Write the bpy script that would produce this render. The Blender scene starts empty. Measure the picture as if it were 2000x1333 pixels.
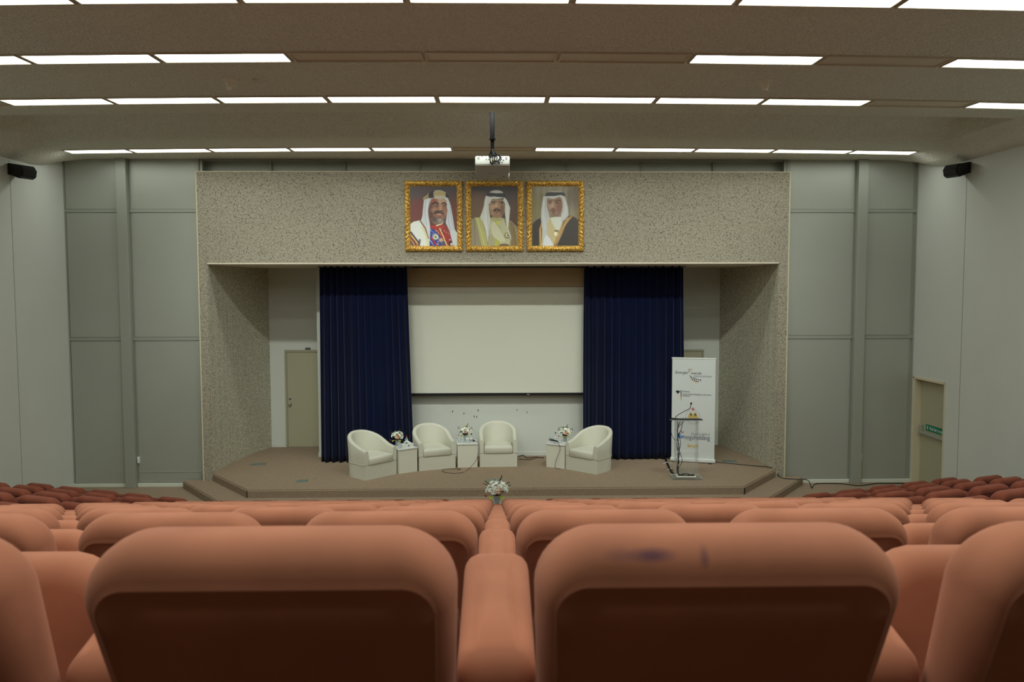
import bpy, bmesh, math, random
import numpy as np
from mathutils import Vector, Matrix
R = math.radians
S = bpy.context.scene
COL = S.collection
rnd = random.Random(7)

# ---------------------------------------------------------------- camera, world, exposure
CAMZ, FPX = 3.71, 1555.0
th, ps, ro = R(3.55), R(1.05), R(0.1)
Fv = Vector((math.sin(ps)*math.cos(th), math.cos(ps)*math.cos(th), -math.sin(th)))
R0 = Vector((math.cos(ps), -math.sin(ps), 0)); U0 = R0.cross(Fv)
Rv = R0*math.cos(ro) - U0*math.sin(ro); Uv = U0*math.cos(ro) + R0*math.sin(ro)
CP = Vector((0, 0, CAMZ))
cd = bpy.data.cameras.new('camera'); cam = bpy.data.objects.new('camera', cd); COL.objects.link(cam)
cd.sensor_width = 36.0; cd.lens = FPX/2000*36.0; cd.clip_start = 0.05; cd.clip_end = 100
m3 = Matrix((Rv, Uv, -Fv)).transposed()
cam.matrix_world = Matrix.Translation(CP) @ m3.to_4x4()
cd.dof.use_dof = True; cd.dof.focus_distance = 14.0; cd.dof.aperture_fstop = 7.5
S.camera = cam
W = bpy.data.worlds.new('world'); S.world = W; W.use_nodes = True
W.node_tree.nodes['Background'].inputs[0].default_value = (0, 0, 0, 1)
W.node_tree.nodes['Background'].inputs[1].default_value = 0.0
vs = S.view_settings; vs.view_transform = 'Standard'; vs.look = 'None'; vs.exposure = 0.0; vs.gamma = 1.0
LIGHT_COL = (0.95, 1.0, 0.95)
PANEL_E = 8.6
WASH_W = 21.0

def ray(px, py): return Fv + Rv*((px-1000)/FPX) - Uv*((py-666.5)/FPX)
def atY(px, py, y): d = ray(px, py); return CP + d*(y/d.y)
def atZ(px, py, z): d = ray(px, py); return CP + d*((z-CAMZ)/d.z)
def atX(px, py, x): d = ray(px, py); return CP + d*(x/d.x)

# ---------------------------------------------------------------- materials
def lin(c):
    c = c/255.0
    return c/12.92 if c <= 0.04045 else ((c+0.055)/1.055)**2.4
def rgb(r, g, b): return (lin(r), lin(g), lin(b), 1.0)

def mat(name, col, rough=0.8, metal=0.0, var=0.0, vscale=8.0, bump=0.0, bscale=80.0, bdist=0.01,
        trans=0.0, ior=1.45, sheen=0.0, detail=3.0, alpha=None, spec=None, emit=None):
    m = bpy.data.materials.new(name); m.use_nodes = True
    nt = m.node_tree; b = nt.nodes['Principled BSDF']
    b.inputs['Base Color'].default_value = col
    b.inputs['Roughness'].default_value = rough; b.inputs['Metallic'].default_value = metal
    b.inputs['Transmission Weight'].default_value = trans; b.inputs['IOR'].default_value = ior
    b.inputs['Sheen Weight'].default_value = sheen
    if spec is not None: b.inputs['Specular IOR Level'].default_value = spec
    if var or bump:
        tc = nt.nodes.new('ShaderNodeTexCoord')
    if var:
        n = nt.nodes.new('ShaderNodeTexNoise'); n.inputs['Scale'].default_value = vscale; n.inputs['Detail'].default_value = detail
        nt.links.new(tc.outputs['Object'], n.inputs['Vector'])
        r = nt.nodes.new('ShaderNodeValToRGB')
        r.color_ramp.elements[0].position = 0.3; r.color_ramp.elements[1].position = 0.7
        r.color_ramp.elements[0].color = tuple(c*(1-var) for c in col[:3])+(1,)
        r.color_ramp.elements[1].color = tuple(min(1, c*(1+var)) for c in col[:3])+(1,)
        nt.links.new(n.outputs['Fac'], r.inputs['Fac']); nt.links.new(r.outputs['Color'], b.inputs['Base Color'])
    if bump:
        n2 = nt.nodes.new('ShaderNodeTexNoise'); n2.inputs['Scale'].default_value = bscale; n2.inputs['Detail'].default_value = 2
        nt.links.new(tc.outputs['Object'], n2.inputs['Vector'])
        bp = nt.nodes.new('ShaderNodeBump'); bp.inputs['Strength'].default_value = bump; bp.inputs['Distance'].default_value = bdist
        nt.links.new(n2.outputs['Fac'], bp.inputs['Height']); nt.links.new(bp.outputs['Normal'], b.inputs['Normal'])
    return m

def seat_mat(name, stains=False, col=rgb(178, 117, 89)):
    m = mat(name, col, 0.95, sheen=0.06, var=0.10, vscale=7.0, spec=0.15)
    nt = m.node_tree; b = nt.nodes['Principled BSDF']; tc = [n for n in nt.nodes if n.type == 'TEX_COORD'][0]
    # woven cloth: two crossed fine waves
    hs = []
    for d in ('X', 'Z'):
        w = nt.nodes.new('ShaderNodeTexWave'); w.bands_direction = d; w.inputs['Scale'].default_value = 230
        w.inputs['Distortion'].default_value = 0.6
        nt.links.new(tc.outputs['Object'], w.inputs['Vector']); hs.append(w)
    a = nt.nodes.new('ShaderNodeMath'); a.operation = 'ADD'
    nt.links.new(hs[0].outputs['Fac'], a.inputs[0]); nt.links.new(hs[1].outputs['Fac'], a.inputs[1])
    bp = nt.nodes.new('ShaderNodeBump'); bp.inputs['Strength'].default_value = 0.12; bp.inputs['Distance'].default_value = 0.0005
    nt.links.new(a.outputs[0], bp.inputs['Height']); nt.links.new(bp.outputs['Normal'], b.inputs['Normal'])
    if stains:   # two ink smudges rubbed on the crest of one backrest
        src = b.inputs['Base Color'].links[0].from_socket
        for (cx, cz, sx, sz, amt) in ((-0.095, 0.815, 0.028, 0.008, 0.75), (-0.028, 0.812, 0.006, 0.013, 0.5), (-0.135, 0.815, 0.02, 0.008, 0.3)):
            sp = nt.nodes.new('ShaderNodeVectorMath'); sp.operation = 'SUBTRACT'; sp.inputs[1].default_value = (cx, 0, cz)
            nt.links.new(tc.outputs['Object'], sp.inputs[0])
            ml = nt.nodes.new('ShaderNodeVectorMath'); ml.operation = 'MULTIPLY'; ml.inputs[1].default_value = (1/sx, 0, 1/sz)
            nt.links.new(sp.outputs[0], ml.inputs[0])
            ln = nt.nodes.new('ShaderNodeVectorMath'); ln.operation = 'LENGTH'; nt.links.new(ml.outputs[0], ln.inputs[0])
            mr = nt.nodes.new('ShaderNodeMapRange'); mr.inputs[1].default_value = 0.3; mr.inputs[2].default_value = 1.3
            mr.inputs[3].default_value = amt; mr.inputs[4].default_value = 0.0
            nt.links.new(ln.outputs['Value'], mr.inputs[0])
            mx = nt.nodes.new('ShaderNodeMixRGB'); mx.inputs[2].default_value = rgb(84, 62, 84)
            nt.links.new(mr.outputs[0], mx.inputs[0]); nt.links.new(src, mx.inputs[1]); src = mx.outputs[0]
        nt.links.new(src, b.inputs['Base Color'])
    return m

def pebble_mat(name, base, dark, scale, frac, stretch=(1, 1, 1), soft=0.12):
    m = bpy.data.materials.new(name); m.use_nodes = True; nt = m.node_tree; b = nt.nodes['Principled BSDF']
    b.inputs['Roughness'].default_value = 0.9; b.inputs['Specular IOR Level'].default_value = 0.2
    tc = nt.nodes.new('ShaderNodeTexCoord'); mp = nt.nodes.new('ShaderNodeMapping'); mp.inputs['Scale'].default_value = stretch
    nt.links.new(tc.outputs['Object'], mp.inputs['Vector'])
    v = nt.nodes.new('ShaderNodeTexVoronoi'); v.inputs['Scale'].default_value = scale
    nt.links.new(mp.outputs[0], v.inputs['Vector'])
    sep = nt.nodes.new('ShaderNodeSeparateColor'); nt.links.new(v.outputs['Color'], sep.inputs[0])
    lt = nt.nodes.new('ShaderNodeMath'); lt.operation = 'LESS_THAN'; lt.inputs[1].default_value = frac
    nt.links.new(sep.outputs[0], lt.inputs[0])
    ds = nt.nodes.new('ShaderNodeMapRange'); ds.inputs[1].default_value = 0.38; ds.inputs[2].default_value = 0.38+soft
    ds.inputs[3].default_value = 1; ds.inputs[4].default_value = 0
    nt.links.new(v.outputs['Distance'], ds.inputs[0])
    ml = nt.nodes.new('ShaderNodeMath'); ml.operation = 'MULTIPLY'; nt.links.new(lt.outputs[0], ml.inputs[0]); nt.links.new(ds.outputs[0], ml.inputs[1])
    n = nt.nodes.new('ShaderNodeTexNoise'); n.inputs['Scale'].default_value = 30; n.inputs['Detail'].default_value = 6
    nt.links.new(tc.outputs['Object'], n.inputs['Vector'])
    r = nt.nodes.new('ShaderNodeValToRGB'); r.color_ramp.elements[0].position = 0.3; r.color_ramp.elements[1].position = 0.7
    r.color_ramp.elements[0].color = tuple(c*0.72 for c in base[:3])+(1,); r.color_ramp.elements[1].color = tuple(min(1, c*1.2) for c in base[:3])+(1,)
    nt.links.new(n.outputs['Fac'], r.inputs[0])
    mx = nt.nodes.new('ShaderNodeMixRGB'); mx.inputs[2].default_value = dark
    nt.links.new(ml.outputs[0], mx.inputs[0]); nt.links.new(r.outputs[0], mx.inputs[1]); nt.links.new(mx.outputs[0], b.inputs['Base Color'])
    bp = nt.nodes.new('ShaderNodeBump'); bp.inputs['Strength'].default_value = 0.6; bp.inputs['Distance'].default_value = 0.012
    nt.links.new(v.outputs['Distance'], bp.inputs['Height']); nt.links.new(bp.outputs['Normal'], b.inputs['Normal'])
    return m

def emit_mat(name, col, strength):
    m = bpy.data.materials.new(name); m.use_nodes = True; nt = m.node_tree; nt.nodes.clear()
    e = nt.nodes.new('ShaderNodeEmission'); e.inputs[0].default_value = tuple(col)+(1,); e.inputs[1].default_value = strength
    o = nt.nodes.new('ShaderNodeOutputMaterial'); nt.links.new(e.outputs[0], o.inputs[0]); return m

def vcol_mat(name, rough=0.5):
    m = bpy.data.materials.new(name); m.use_nodes = True; nt = m.node_tree; b = nt.nodes['Principled BSDF']
    a = nt.nodes.new('ShaderNodeVertexColor'); a.layer_name = 'Col'; nt.links.new(a.outputs[0], b.inputs['Base Color'])
    b.inputs['Roughness'].default_value = rough; return m

M = {}
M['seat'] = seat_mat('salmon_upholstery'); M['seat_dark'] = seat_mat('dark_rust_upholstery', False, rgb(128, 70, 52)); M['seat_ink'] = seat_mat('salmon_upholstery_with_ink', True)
M['ceiling'] = mat('sprayed_plaster', rgb(238, 237, 222), 0.95, var=0.13, vscale=48, bump=1.0, bscale=38, bdist=0.05, spec=0.1)
M['white'] = mat('white_paint', rgb(206, 210, 200), 0.75, var=0.02, vscale=1.2, bump=0.05, bscale=120, bdist=0.002, spec=0.2)
M['alu'] = mat('brushed_aluminium', rgb(176, 180, 168), 0.42, 0.4, var=0.03, vscale=0.8)
M['alu_frame'] = mat('grey_aluminium', rgb(164, 168, 155), 0.45, 0.3)
M['skirt'] = mat('pale_skirting', rgb(214, 218, 202), 0.7)
M['pebble'] = pebble_mat('pebble_dash', rgb(163, 157, 137), rgb(44, 38, 30), 64, 0.16)
M['pebble2'] = pebble_mat('rough_pebble_dash', rgb(205, 202, 180), rgb(140, 135, 118), 70, 0.36, (1, 1, 0.75), 0.3)
M['cream'] = mat('cream_trim', rgb(205, 196, 165), 0.7)
M['soffit'] = mat('stage_soffit', rgb(215, 205, 185), 0.9)
M['carpet'] = mat('taupe_carpet', rgb(152, 134, 112), 1.0, var=0.16, vscale=45, bump=0.8, bscale=260, bdist=0.006, spec=0.05, detail=5)
M['carpet_dark'] = mat('dark_tier_carpet', rgb(88, 64, 50), 1.0, var=0.12, vscale=45, bump=0.6, bscale=260, bdist=0.006, spec=0.05)
M['navy'] = mat('navy_velvet', rgb(9, 18, 48), 0.95, sheen=0.08, var=0.08, vscale=3, spec=0.1)
M['screen'] = mat('screen_cloth', rgb(214, 216, 200), 0.8, spec=0.1)
M['beige_board'] = mat('beige_board', rgb(158, 138, 102), 0.7, var=0.03, vscale=2)
M['black'] = mat('black_plastic', rgb(16, 16, 17), 0.5)
M['matteblack'] = mat('matte_black_paint', rgb(14, 14, 15), 0.9, spec=0.1)
M['blackmetal'] = mat('black_metal', rgb(20, 21, 24), 0.4, 0.3)
M['vinyl'] = mat('cream_vinyl', rgb(206, 206, 188), 0.5, var=0.03, vscale=3, bump=0.06, bscale=160, bdist=0.002)
M['lam'] = mat('white_laminate', rgb(214, 214, 196), 0.4)
M['lamtop'] = mat('white_gloss_top', rgb(216, 220, 214), 0.3)
M['door'] = mat('beige_door_paint', rgb(172, 168, 140), 0.55)
M['doorframe'] = mat('beige_door_frame', rgb(160, 158, 132), 0.55)
M['chrome'] = mat('chrome', rgb(190, 190, 185), 0.2, 1.0)
M['steel'] = mat('grey_steel', rgb(120, 122, 124), 0.35, 0.9)
M['plate'] = mat('teal_grey_plate', rgb(122, 136, 124), 0.4, 0.4, var=0.25, vscale=50)
M['green'] = mat('green_sign', rgb(10, 120, 85), 0.5)
M['signwhite'] = mat('white_ink', rgb(225, 230, 225), 0.6)
M['ink'] = mat('black_ink', rgb(28, 28, 34), 0.7)
M['greyink'] = mat('grey_ink', rgb(95, 98, 100), 0.7)
M['navyink'] = mat('navy_ink', rgb(35, 40, 75), 0.7)
M['gold_ink'] = mat('gold_ink', rgb(196, 168, 70), 0.6)
M['red_ink'] = mat('red_ink', rgb(175, 40, 35), 0.6)
M['blue_ink'] = mat('blue_ink', rgb(60, 120, 190), 0.6)
M['banner'] = mat('banner_cloth', rgb(205, 210, 206), 0.6, spec=0.2)
M['frame_metal'] = mat('troffer_frame', rgb(205, 195, 172), 0.5, 0.2)
M['diff_off'] = mat('unlit_prismatic_diffuser', rgb(214, 200, 176), 0.45, bump=0.4, bscale=70, bdist=0.01)
M['diff_on'] = emit_mat('lit_diffuser', LIGHT_COL, PANEL_E)
M['proj'] = mat('white_projector_plastic', rgb(225, 230, 220), 0.4)
M['projgrey'] = mat('projector_underside', rgb(170, 168, 155), 0.5)
def clear(name, fac, col):
    m = mat(name, col, 0.08); nt = m.node_tree; b = nt.nodes['Principled BSDF']; o = nt.nodes['Material Output']
    tr = nt.nodes.new('ShaderNodeBsdfTransparent'); mx = nt.nodes.new('ShaderNodeMixShader'); lw = nt.nodes.new('ShaderNodeLayerWeight'); lw.inputs[0].default_value = 0.25
    mr = nt.nodes.new('ShaderNodeMapRange'); mr.inputs[3].default_value = fac; mr.inputs[4].default_value = min(1, fac*3.5)
    nt.links.new(lw.outputs['Facing'], mr.inputs[0]); nt.links.new(mr.outputs[0], mx.inputs[0]); nt.links.new(tr.outputs[0], mx.inputs[1]); nt.links.new(b.outputs[0], mx.inputs[2]); nt.links.new(mx.outputs[0], o.inputs['Surface'])
    return m
M['glass'] = clear('clear_acrylic', 0.10, rgb(210, 220, 214)); M['bottle'] = clear('clear_bottle_plastic', 0.22, rgb(220, 228, 226))
M['redcap'] = mat('red_cap', rgb(170, 25, 25), 0.4)
M['petal'] = mat('white_petals', rgb(250, 252, 240), 0.7, var=0.03, vscale=60)
M['peach'] = mat('peach_petals', rgb(236, 180, 138), 0.7, var=0.12, vscale=60)
M['redpetal'] = mat('red_berry', rgb(150, 20, 25), 0.5)
M['leaf'] = mat('dark_leaf', rgb(28, 48, 28), 0.6)
M['leaf2'] = mat('lime_leaf', rgb(150, 160, 40), 0.6)
M['paper'] = mat('white_paper', rgb(225, 230, 225), 0.6)
M['wirebrown'] = mat('brown_cable', rgb(70, 52, 36), 0.6)
M['detector'] = mat('ivory_plastic', rgb(238, 234, 215), 0.5)
M['walldark'] = mat('back_wall_paint', rgb(120, 112, 98), 0.9)
M['lectern_board'] = mat('cream_board', rgb(222, 222, 196), 0.6)

# gold leaf
def gold():
    m = mat('carved_gilt', rgb(205, 150, 50), 0.42, 0.7, bump=0.9, bscale=90, bdist=0.008)
    nt = m.node_tree; b = nt.nodes['Principled BSDF']; tc = [n for n in nt.nodes if n.type == 'TEX_COORD'][0]
    n = nt.nodes.new('ShaderNodeTexNoise'); n.inputs['Scale'].default_value = 55
    nt.links.new(tc.outputs['Object'], n.inputs['Vector'])
    r = nt.nodes.new('ShaderNodeValToRGB'); r.color_ramp.elements[0].position = 0.38; r.color_ramp.elements[1].position = 0.6
    r.color_ramp.elements[0].color = rgb(140, 84, 24); r.color_ramp.elements[1].color = rgb(255, 214, 110)
    nt.links.new(n.outputs['Fac'], r.inputs[0]); nt.links.new(r.outputs[0], b.inputs['Base Color']); return m
M['gold'] = gold()
M['print'] = vcol_mat('printed_portrait', 0.35)

# ---------------------------------------------------------------- mesh helpers
def link(name, me, parent=None, loc=(0, 0, 0), rot=(0, 0, 0)):
    o = bpy.data.objects.new(name, me); COL.objects.link(o); o.location = loc; o.rotation_euler = rot
    if parent is not None: o.parent = parent
    return o
def tomesh(name, bm, m, smooth=False, ang=None):
    me = bpy.data.meshes.new(name); bmesh.ops.recalc_face_normals(bm, faces=bm.faces[:])
    bm.to_mesh(me); bm.free()
    for mm in (m if isinstance(m, (list, tuple)) else [m]): me.materials.append(mm)
    if smooth:
        for p in me.polygons: p.use_smooth = True
        if ang is not None:
            try: me.set_sharp_from_angle(angle=R(ang))
            except Exception: pass
    return me
def obj(name, bm, m, parent=None, loc=(0, 0, 0), rot=(0, 0, 0), smooth=False, ang=35):
    return link(name, tomesh(name, bm, m, smooth, ang), parent, loc, rot)
def tag(o, label=None, cat=None, group=None, kind=None):
    if label: o['label'] = label
    if cat: o['category'] = cat
    if group: o['group'] = group
    if kind: o['kind'] = kind
    return o
def thing(name, label, cat, loc=(0, 0, 0), rz=0, group=None):
    o = bpy.data.objects.new(name, None); COL.objects.link(o); o.location = loc; o.rotation_euler = (0, 0, rz)
    o.empty_display_size = 0.1
    return tag(o, label, cat, group)
def struct(name, bm, m, smooth=False, parent=None, loc=(0, 0, 0)):
    o = obj(name, bm, m, parent, loc, smooth=smooth)
    if parent is None: o['kind'] = 'structure'
    return o
def dup(root, loc, rz, label, group=None, name=None):
    r = root.copy(); COL.objects.link(r); r.location = loc; r.rotation_euler = (0, 0, rz); r['label'] = label
    if group: r['group'] = group
    for ch in list(root.children):
        c = ch.copy(); COL.objects.link(c); c.parent = r
        for g in ch.children:
            d = g.copy(); COL.objects.link(d); d.parent = c
    return r

def BM(): return bmesh.new()
def box(bm, x0, x1, y0, y1, z0, z1, bev=0.0, mi=0, mtx=None, seg=2):
    vs_ = [bm.verts.new((x, y, z)) for x in (x0, x1) for y in (y0, y1) for z in (z0, z1)]
    fs = []
    for idx in ((0, 1, 3, 2), (4, 6, 7, 5), (0, 4, 5, 1), (2, 3, 7, 6), (0, 2, 6, 4), (1, 5, 7, 3)):
        f = bm.faces.new([vs_[i] for i in idx]); f.material_index = mi; fs.append(f)
    if mtx is not None:
        for v in vs_: v.co = mtx @ v.co
    if bev > 0:
        es = list({e for f in fs for e in f.edges})
        bmesh.ops.bevel(bm, geom=es, offset=bev, segments=seg, affect='EDGES', profile=0.5)
    return vs_
def prism(bm, pts, z0, z1, mi=0):
    a = [bm.verts.new((p[0], p[1], z0)) for p in pts]; b = [bm.verts.new((p[0], p[1], z1)) for p in pts]
    n = len(pts)
    bm.faces.new(a[::-1]).material_index = mi; bm.faces.new(b).material_index = mi
    for i in range(n): bm.faces.new((a[i], a[(i+1) % n], b[(i+1) % n], b[i])).material_index = mi
    return a, b
def lathe(bm, prof, seg=20, c=(0, 0, 0), mi=0, cap=True):
    rings = []
    for r, z in prof:
        rings.append([bm.verts.new((c[0]+r*math.cos(2*math.pi*i/seg), c[1]+r*math.sin(2*math.pi*i/seg), c[2]+z)) for i in range(seg)])
    for a, b in zip(rings, rings[1:]):
        for i in range(seg): bm.faces.new((a[i], a[(i+1) % seg], b[(i+1) % seg], b[i])).material_index = mi
    if cap:
        bm.faces.new(rings[0][::-1]).material_index = mi; bm.faces.new(rings[-1]).material_index = mi
def tube(bm, pts, r, seg=8, mi=0, cap=True):
    pts = [Vector(p) for p in pts]; rings = []; prev = None
    for i, p in enumerate(pts):
        t = (pts[min(i+1, len(pts)-1)] - pts[max(i-1, 0)]).normalized()
        up = Vector((0, 0, 1)) if abs(t.z) < 0.9 else Vector((1, 0, 0))
        if prev is not None: up = prev
        a = t.cross(up).normalized(); b = a.cross(t).normalized(); prev = b
        rr = r[i] if isinstance(r, (list, tuple)) else r
        rings.append([bm.verts.new(p + a*rr*math.cos(2*math.pi*k/seg) + b*rr*math.sin(2*math.pi*k/seg)) for k in range(seg)])
    for a, b in zip(rings, rings[1:]):
        for k in range(seg): bm.faces.new((a[k], a[(k+1) % seg], b[(k+1) % seg], b[k])).material_index = mi
    if cap: bm.faces.new(rings[0][::-1]).material_index = mi; bm.faces.new(rings[-1]).material_index = mi
def spline(pts, n=8):
    pts = [Vector(p) for p in pts]; out = []
    for i in range(len(pts)-1):
        p0 = pts[max(i-1, 0)]; p1 = pts[i]; p2 = pts[i+1]; p3 = pts[min(i+2, len(pts)-1)]
        for k in range(n):
            t = k/n
            out.append(0.5*((2*p1)+(p2-p0)*t+(2*p0-5*p1+4*p2-p3)*t*t+(3*p1-p0-3*p2+p3)*t**3))
    out.append(pts[-1]); return out
def ball(bm, c, r, sub=2, sc=(1, 1, 1), mi=0):
    g = bmesh.ops.create_icosphere(bm, subdivisions=sub, radius=1.0)
    for v in g['verts']: v.co = Vector((c[0]+v.co.x*r*sc[0], c[1]+v.co.y*r*sc[1], c[2]+v.co.z*r*sc[2]))
    for f in {f for v in g['verts'] for f in v.link_faces}: f.material_index = mi

def rrect(w, h, r, n=8):
    r = max(min(r, w/2-1e-4, h/2-1e-4), 1e-4); out = []
    for cx, cy, a0 in ((w/2-r, h/2-r, 0), (-w/2+r, h/2-r, 90), (-w/2+r, -h/2+r, 180), (w/2-r, -h/2+r, 270)):
        for k in range(n+1):
            a = R(a0+90*k/n); out.append((cx+r*math.cos(a), cy+r*math.sin(a)))
    return out
def pillow(bm, w, h, rc, t, re, crown=0.0, f=None, pipe=0.0, n=8, na=5, ku=1.0):
    """soft pad: rounded-rect outline in (u,v), thickness along d; f maps (u,d,v) to a point"""
    rings = []
    def ring(inset, d): rings.append([(u, d, v) for u, v in rrect(w-2*inset*ku, h-2*inset, max(rc-inset*(0.5+0.5*ku), 0.006), n)])
    def sc(k, d, inset): rings.append([(u*k, d, v*k) for u, v in rrect(w-2*inset*ku, h-2*inset, max(rc-inset*(0.5+0.5*ku), 0.006), n)])
    for k in (0.3, 0.55, 0.8): sc(k, -t/2-crown*(1-k*k), re)
    for i in range(na+1):
        a = R(90*i/na); rr = re*(1-math.sin(a)); dd = -t/2+re-re*math.cos(a)
        if pipe and i == 0: ring(rr+0.006, dd); ring(rr+0.003, dd-pipe); ring(rr, dd-pipe*0.8); ring(rr-0.003, dd)
        else: ring(rr, dd)
    for i in range(na, -1, -1):
        a = R(90*i/na); ring(re*(1-math.sin(a)), t/2-re+re*math.cos(a))
    for k in (0.8, 0.55, 0.3): sc(k, t/2+crown*(1-k*k), re)
    g = f if f else (lambda u, d, v: (u, d, v))
    VR = [[bm.verts.new(g(*p)) for p in r] for r in rings]
    L = len(VR[0])
    for a, b in zip(VR, VR[1:]):
        for i in range(L): bm.faces.new((a[i], a[(i+1) % L], b[(i+1) % L], b[i]))
    for r, d in ((VR[0], -t/2-crown), (VR[-1], t/2+crown)):
        c = bm.verts.new(g(0, d, 0))
        for i in range(L): bm.faces.new((r[i], r[(i+1) % L], c))
def text(body, size, m, parent, loc, rot, name='lettering', shear=0.0, sx=1.0, align='LEFT', depth=0.0012):
    c = bpy.data.curves.new(name, 'FONT'); c.body = body; c.size = size; c.align_x = align; c.extrude = depth/2; c.shear = shear
    o = bpy.data.objects.new(name, c); COL.objects.link(o)
    dg = bpy.context.evaluated_depsgraph_get(); me = bpy.data.meshes.new_from_object(o.evaluated_get(dg))
    bpy.data.objects.remove(o); me.materials.clear(); me.materials.append(m)
    me.transform(Matrix.Diagonal((sx, 1, 1, 1)))
    return link(name, me, parent, loc, rot)

XL, XR, YB = -8.08, 8.00, 15.15        # side walls, back wall plane
CZ = 6.19                              # ceiling height

# ================================================================ SETTING
# --- floor
bm = BM(); box(bm, XL-0.1, XR+0.3, -2.6, YB+0.1, -0.12, 0.0)
struct('floor', bm, M['carpet'])
# --- seating tiers (rows 0..10, row 10 nearest the stage on the flat floor)
ROWD, DROP, NR = 1.0933, 0.2844, 10
def rowY(r): return 0.974 + ROWD*(r-1)
def rowZ(r): return DROP*(NR-r)
TAN = math.tan(R(20.5))
def tierline(r):
    y = rowY(r)-0.03; xm = 4.2
    return [(XL+0.001, y+TAN*(-XL-xm)), (-xm, y), (xm, y), (XR-0.001, y+TAN*(XR-xm))]
bm = BM()
for r in range(0, NR):
    a = tierline(r) if r > 0 else [(XL+0.001, -2.55), (-4, -2.55), (4, -2.55), (XR-0.001, -2.55)]
    b = tierline(r+1); z = rowZ(max(r, 0)) if r > 0 else rowZ(0)
    for i in range(3): prism(bm, [a[i], a[i+1], b[i+1], b[i]], 0.001, z)
struct('seating_tiers', bm, M['carpet_dark'])

# --- ceiling: sprayed plaster height field with a coffer before the last light row
def arc(v): return 0.0058*max(0.0, min(1.0, (YB-v)/1.1))
def zceil(x, v):
    z = CZ
    d = abs(x+0.04)-7.5
    if v > 11.18+1e-4 and v < 13.02 and d < -1e-4:
        t = (v-11.18)/1.84; z += 0.80*(1-t**1.35)
    if d > 0:
        k = 0.285 if v < 13.7 else 0.285-0.235*min(1, (v-13.7)/1.35)**1.3
        s = min(1, d/0.52); z -= k*s*s*(3-2*s)
    # soft swell of each bay between two light rows
    for a, b in ((4.9, 6.7), (7.0, 8.4), (8.76, 10.26)):
        if a < v < b and d < 0: z += 0.035*math.sin(math.pi*(v-a)/(b-a))
    return z
xs = sorted(set([round(-8.2+0.4*i, 3) for i in range(42)] + [-7.5401, -7.54, 7.46, 7.4601, -7.8, -7.65, 7.6, 7.75, XL-0.05, XR+0.05]))
vsn = sorted(set([-2.6+0.4*i for i in range(19)] + [4.9+0.15*i for i in range(42)] + [11.18, 11.1802] + [11.25+0.1*i for i in range(18)] + [13.02, 13.3, 13.5, 13.7, 13.9, 14.1, 14.3, 14.5, 14.7, 14.9, 15.05, YB+0.03]))
vsn = [v for v in vsn if v <= YB+0.04]
bm = BM(); g = [[bm.verts.new((x, v+arc(v)*x*x, zceil(x, v))) for v in vsn] for x in xs]
for i in range(len(xs)-1):
    for j in range(len(vsn)-1): bm.faces.new((g[i][j], g[i][j+1], g[i+1][j+1], g[i+1][j]))
ceil = struct('ceiling', bm, M['ceiling'], smooth=False)
for p in ceil.data.polygons: p.use_smooth = True
ceil.data.set_sharp_from_angle(angle=R(40))
bm = BM(); box(bm, XL-0.2, XR+0.3, -2.7, 18.0, 6.95, 7.05); struct('ceiling.001', bm, M['walldark'])

# --- side walls
bm = BM(); box(bm, XL-0.2, XL, -2.6, YB+0.1, 0, 6.95)
struct('wall_left', bm, M['white'])
DY0, DY1, DZ = 14.03, 15.06, 2.05
bm = BM(); box(bm, XR, XR+0.3, -2.6, DY0, 0, 6.95); box(bm, XR, XR+0.3, DY0, YB+0.1, DZ, 6.95); box(bm, XR, XR+0.3, DY1, YB+0.1, 0, DZ)
box(bm, XR+0.2, XR+0.3, DY0, DY1, 0, DZ)
struct('wall_right', bm, M['white'])
bm = BM(); box(bm, XL-0.2, XR+0.3, -2.8, -2.6, 0, 6.95); struct('wall_rear', bm, M['walldark'])
bm = BM(); box(bm, XL-0.001, XL+0.003, 13.50, 13.512, 0.1, 5.9); box(bm, XL-0.001, XL+0.003, 10.2, 10.212, 0.4, 5.9)
struct('trim_1', bm, M['alu_frame'])
bm = BM(); box(bm, XR-0.003, XR+0.001, 13.55, 13.562, 0.1, 5.9); box(bm, XR-0.003, XR+0.001, 10.2, 10.212, 0.4, 5.9)
struct('trim_2', bm, M['alu_frame'])
bm = BM(); box(bm, XL, XL+0.012, 11.9, YB-0.05, 0, 0.07); struct('baseboard_left', bm, M['skirt'])
bm = BM(); box(bm, XR-0.012, XR, 12.0, DY0-0.05, 0, 0.07); struct('baseboard_right', bm, M['skirt'])

# --- back wall: aluminium sheets each side of the stage arch, and the strip above it
PXL, PXR, OXL, OXR, PZ, OZ = -5.56, 5.49, -5.40, 5.32, 5.93, 4.225
def sheets(name, x0, x1, xm):
    bm = BM(); box(bm, x0, x1, YB+0.01, YB+0.08, 0, CZ+0.3)
    for a, b in ((x0+0.02, xm-0.11), (xm+0.11, x1-0.07)):
        for z0, z1 in ((0.075, 2.79), (2.865, 5.195), (5.265, 6.3)):
            box(bm, a+0.012, b-0.012, YB-0.012, YB+0.02, z0, z1, 0.003, seg=1)
    return struct(name, bm, M['alu'])
sheets('wall_back_left', XL, PXL+0.05, -6.965); sheets('wall_back_right', PXR-0.05, XR, 6.905)
bm = BM(); box(bm, -6.85, -5.66, YB-0.018, YB+0.012, 0.275, 0.29, 0.002); box(bm, -5.70, -5.66, YB-0.03, YB+0.0, 0.12, 0.30, 0.002)
struct('trim_20', bm, M['alu_frame'])
n = 3
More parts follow.
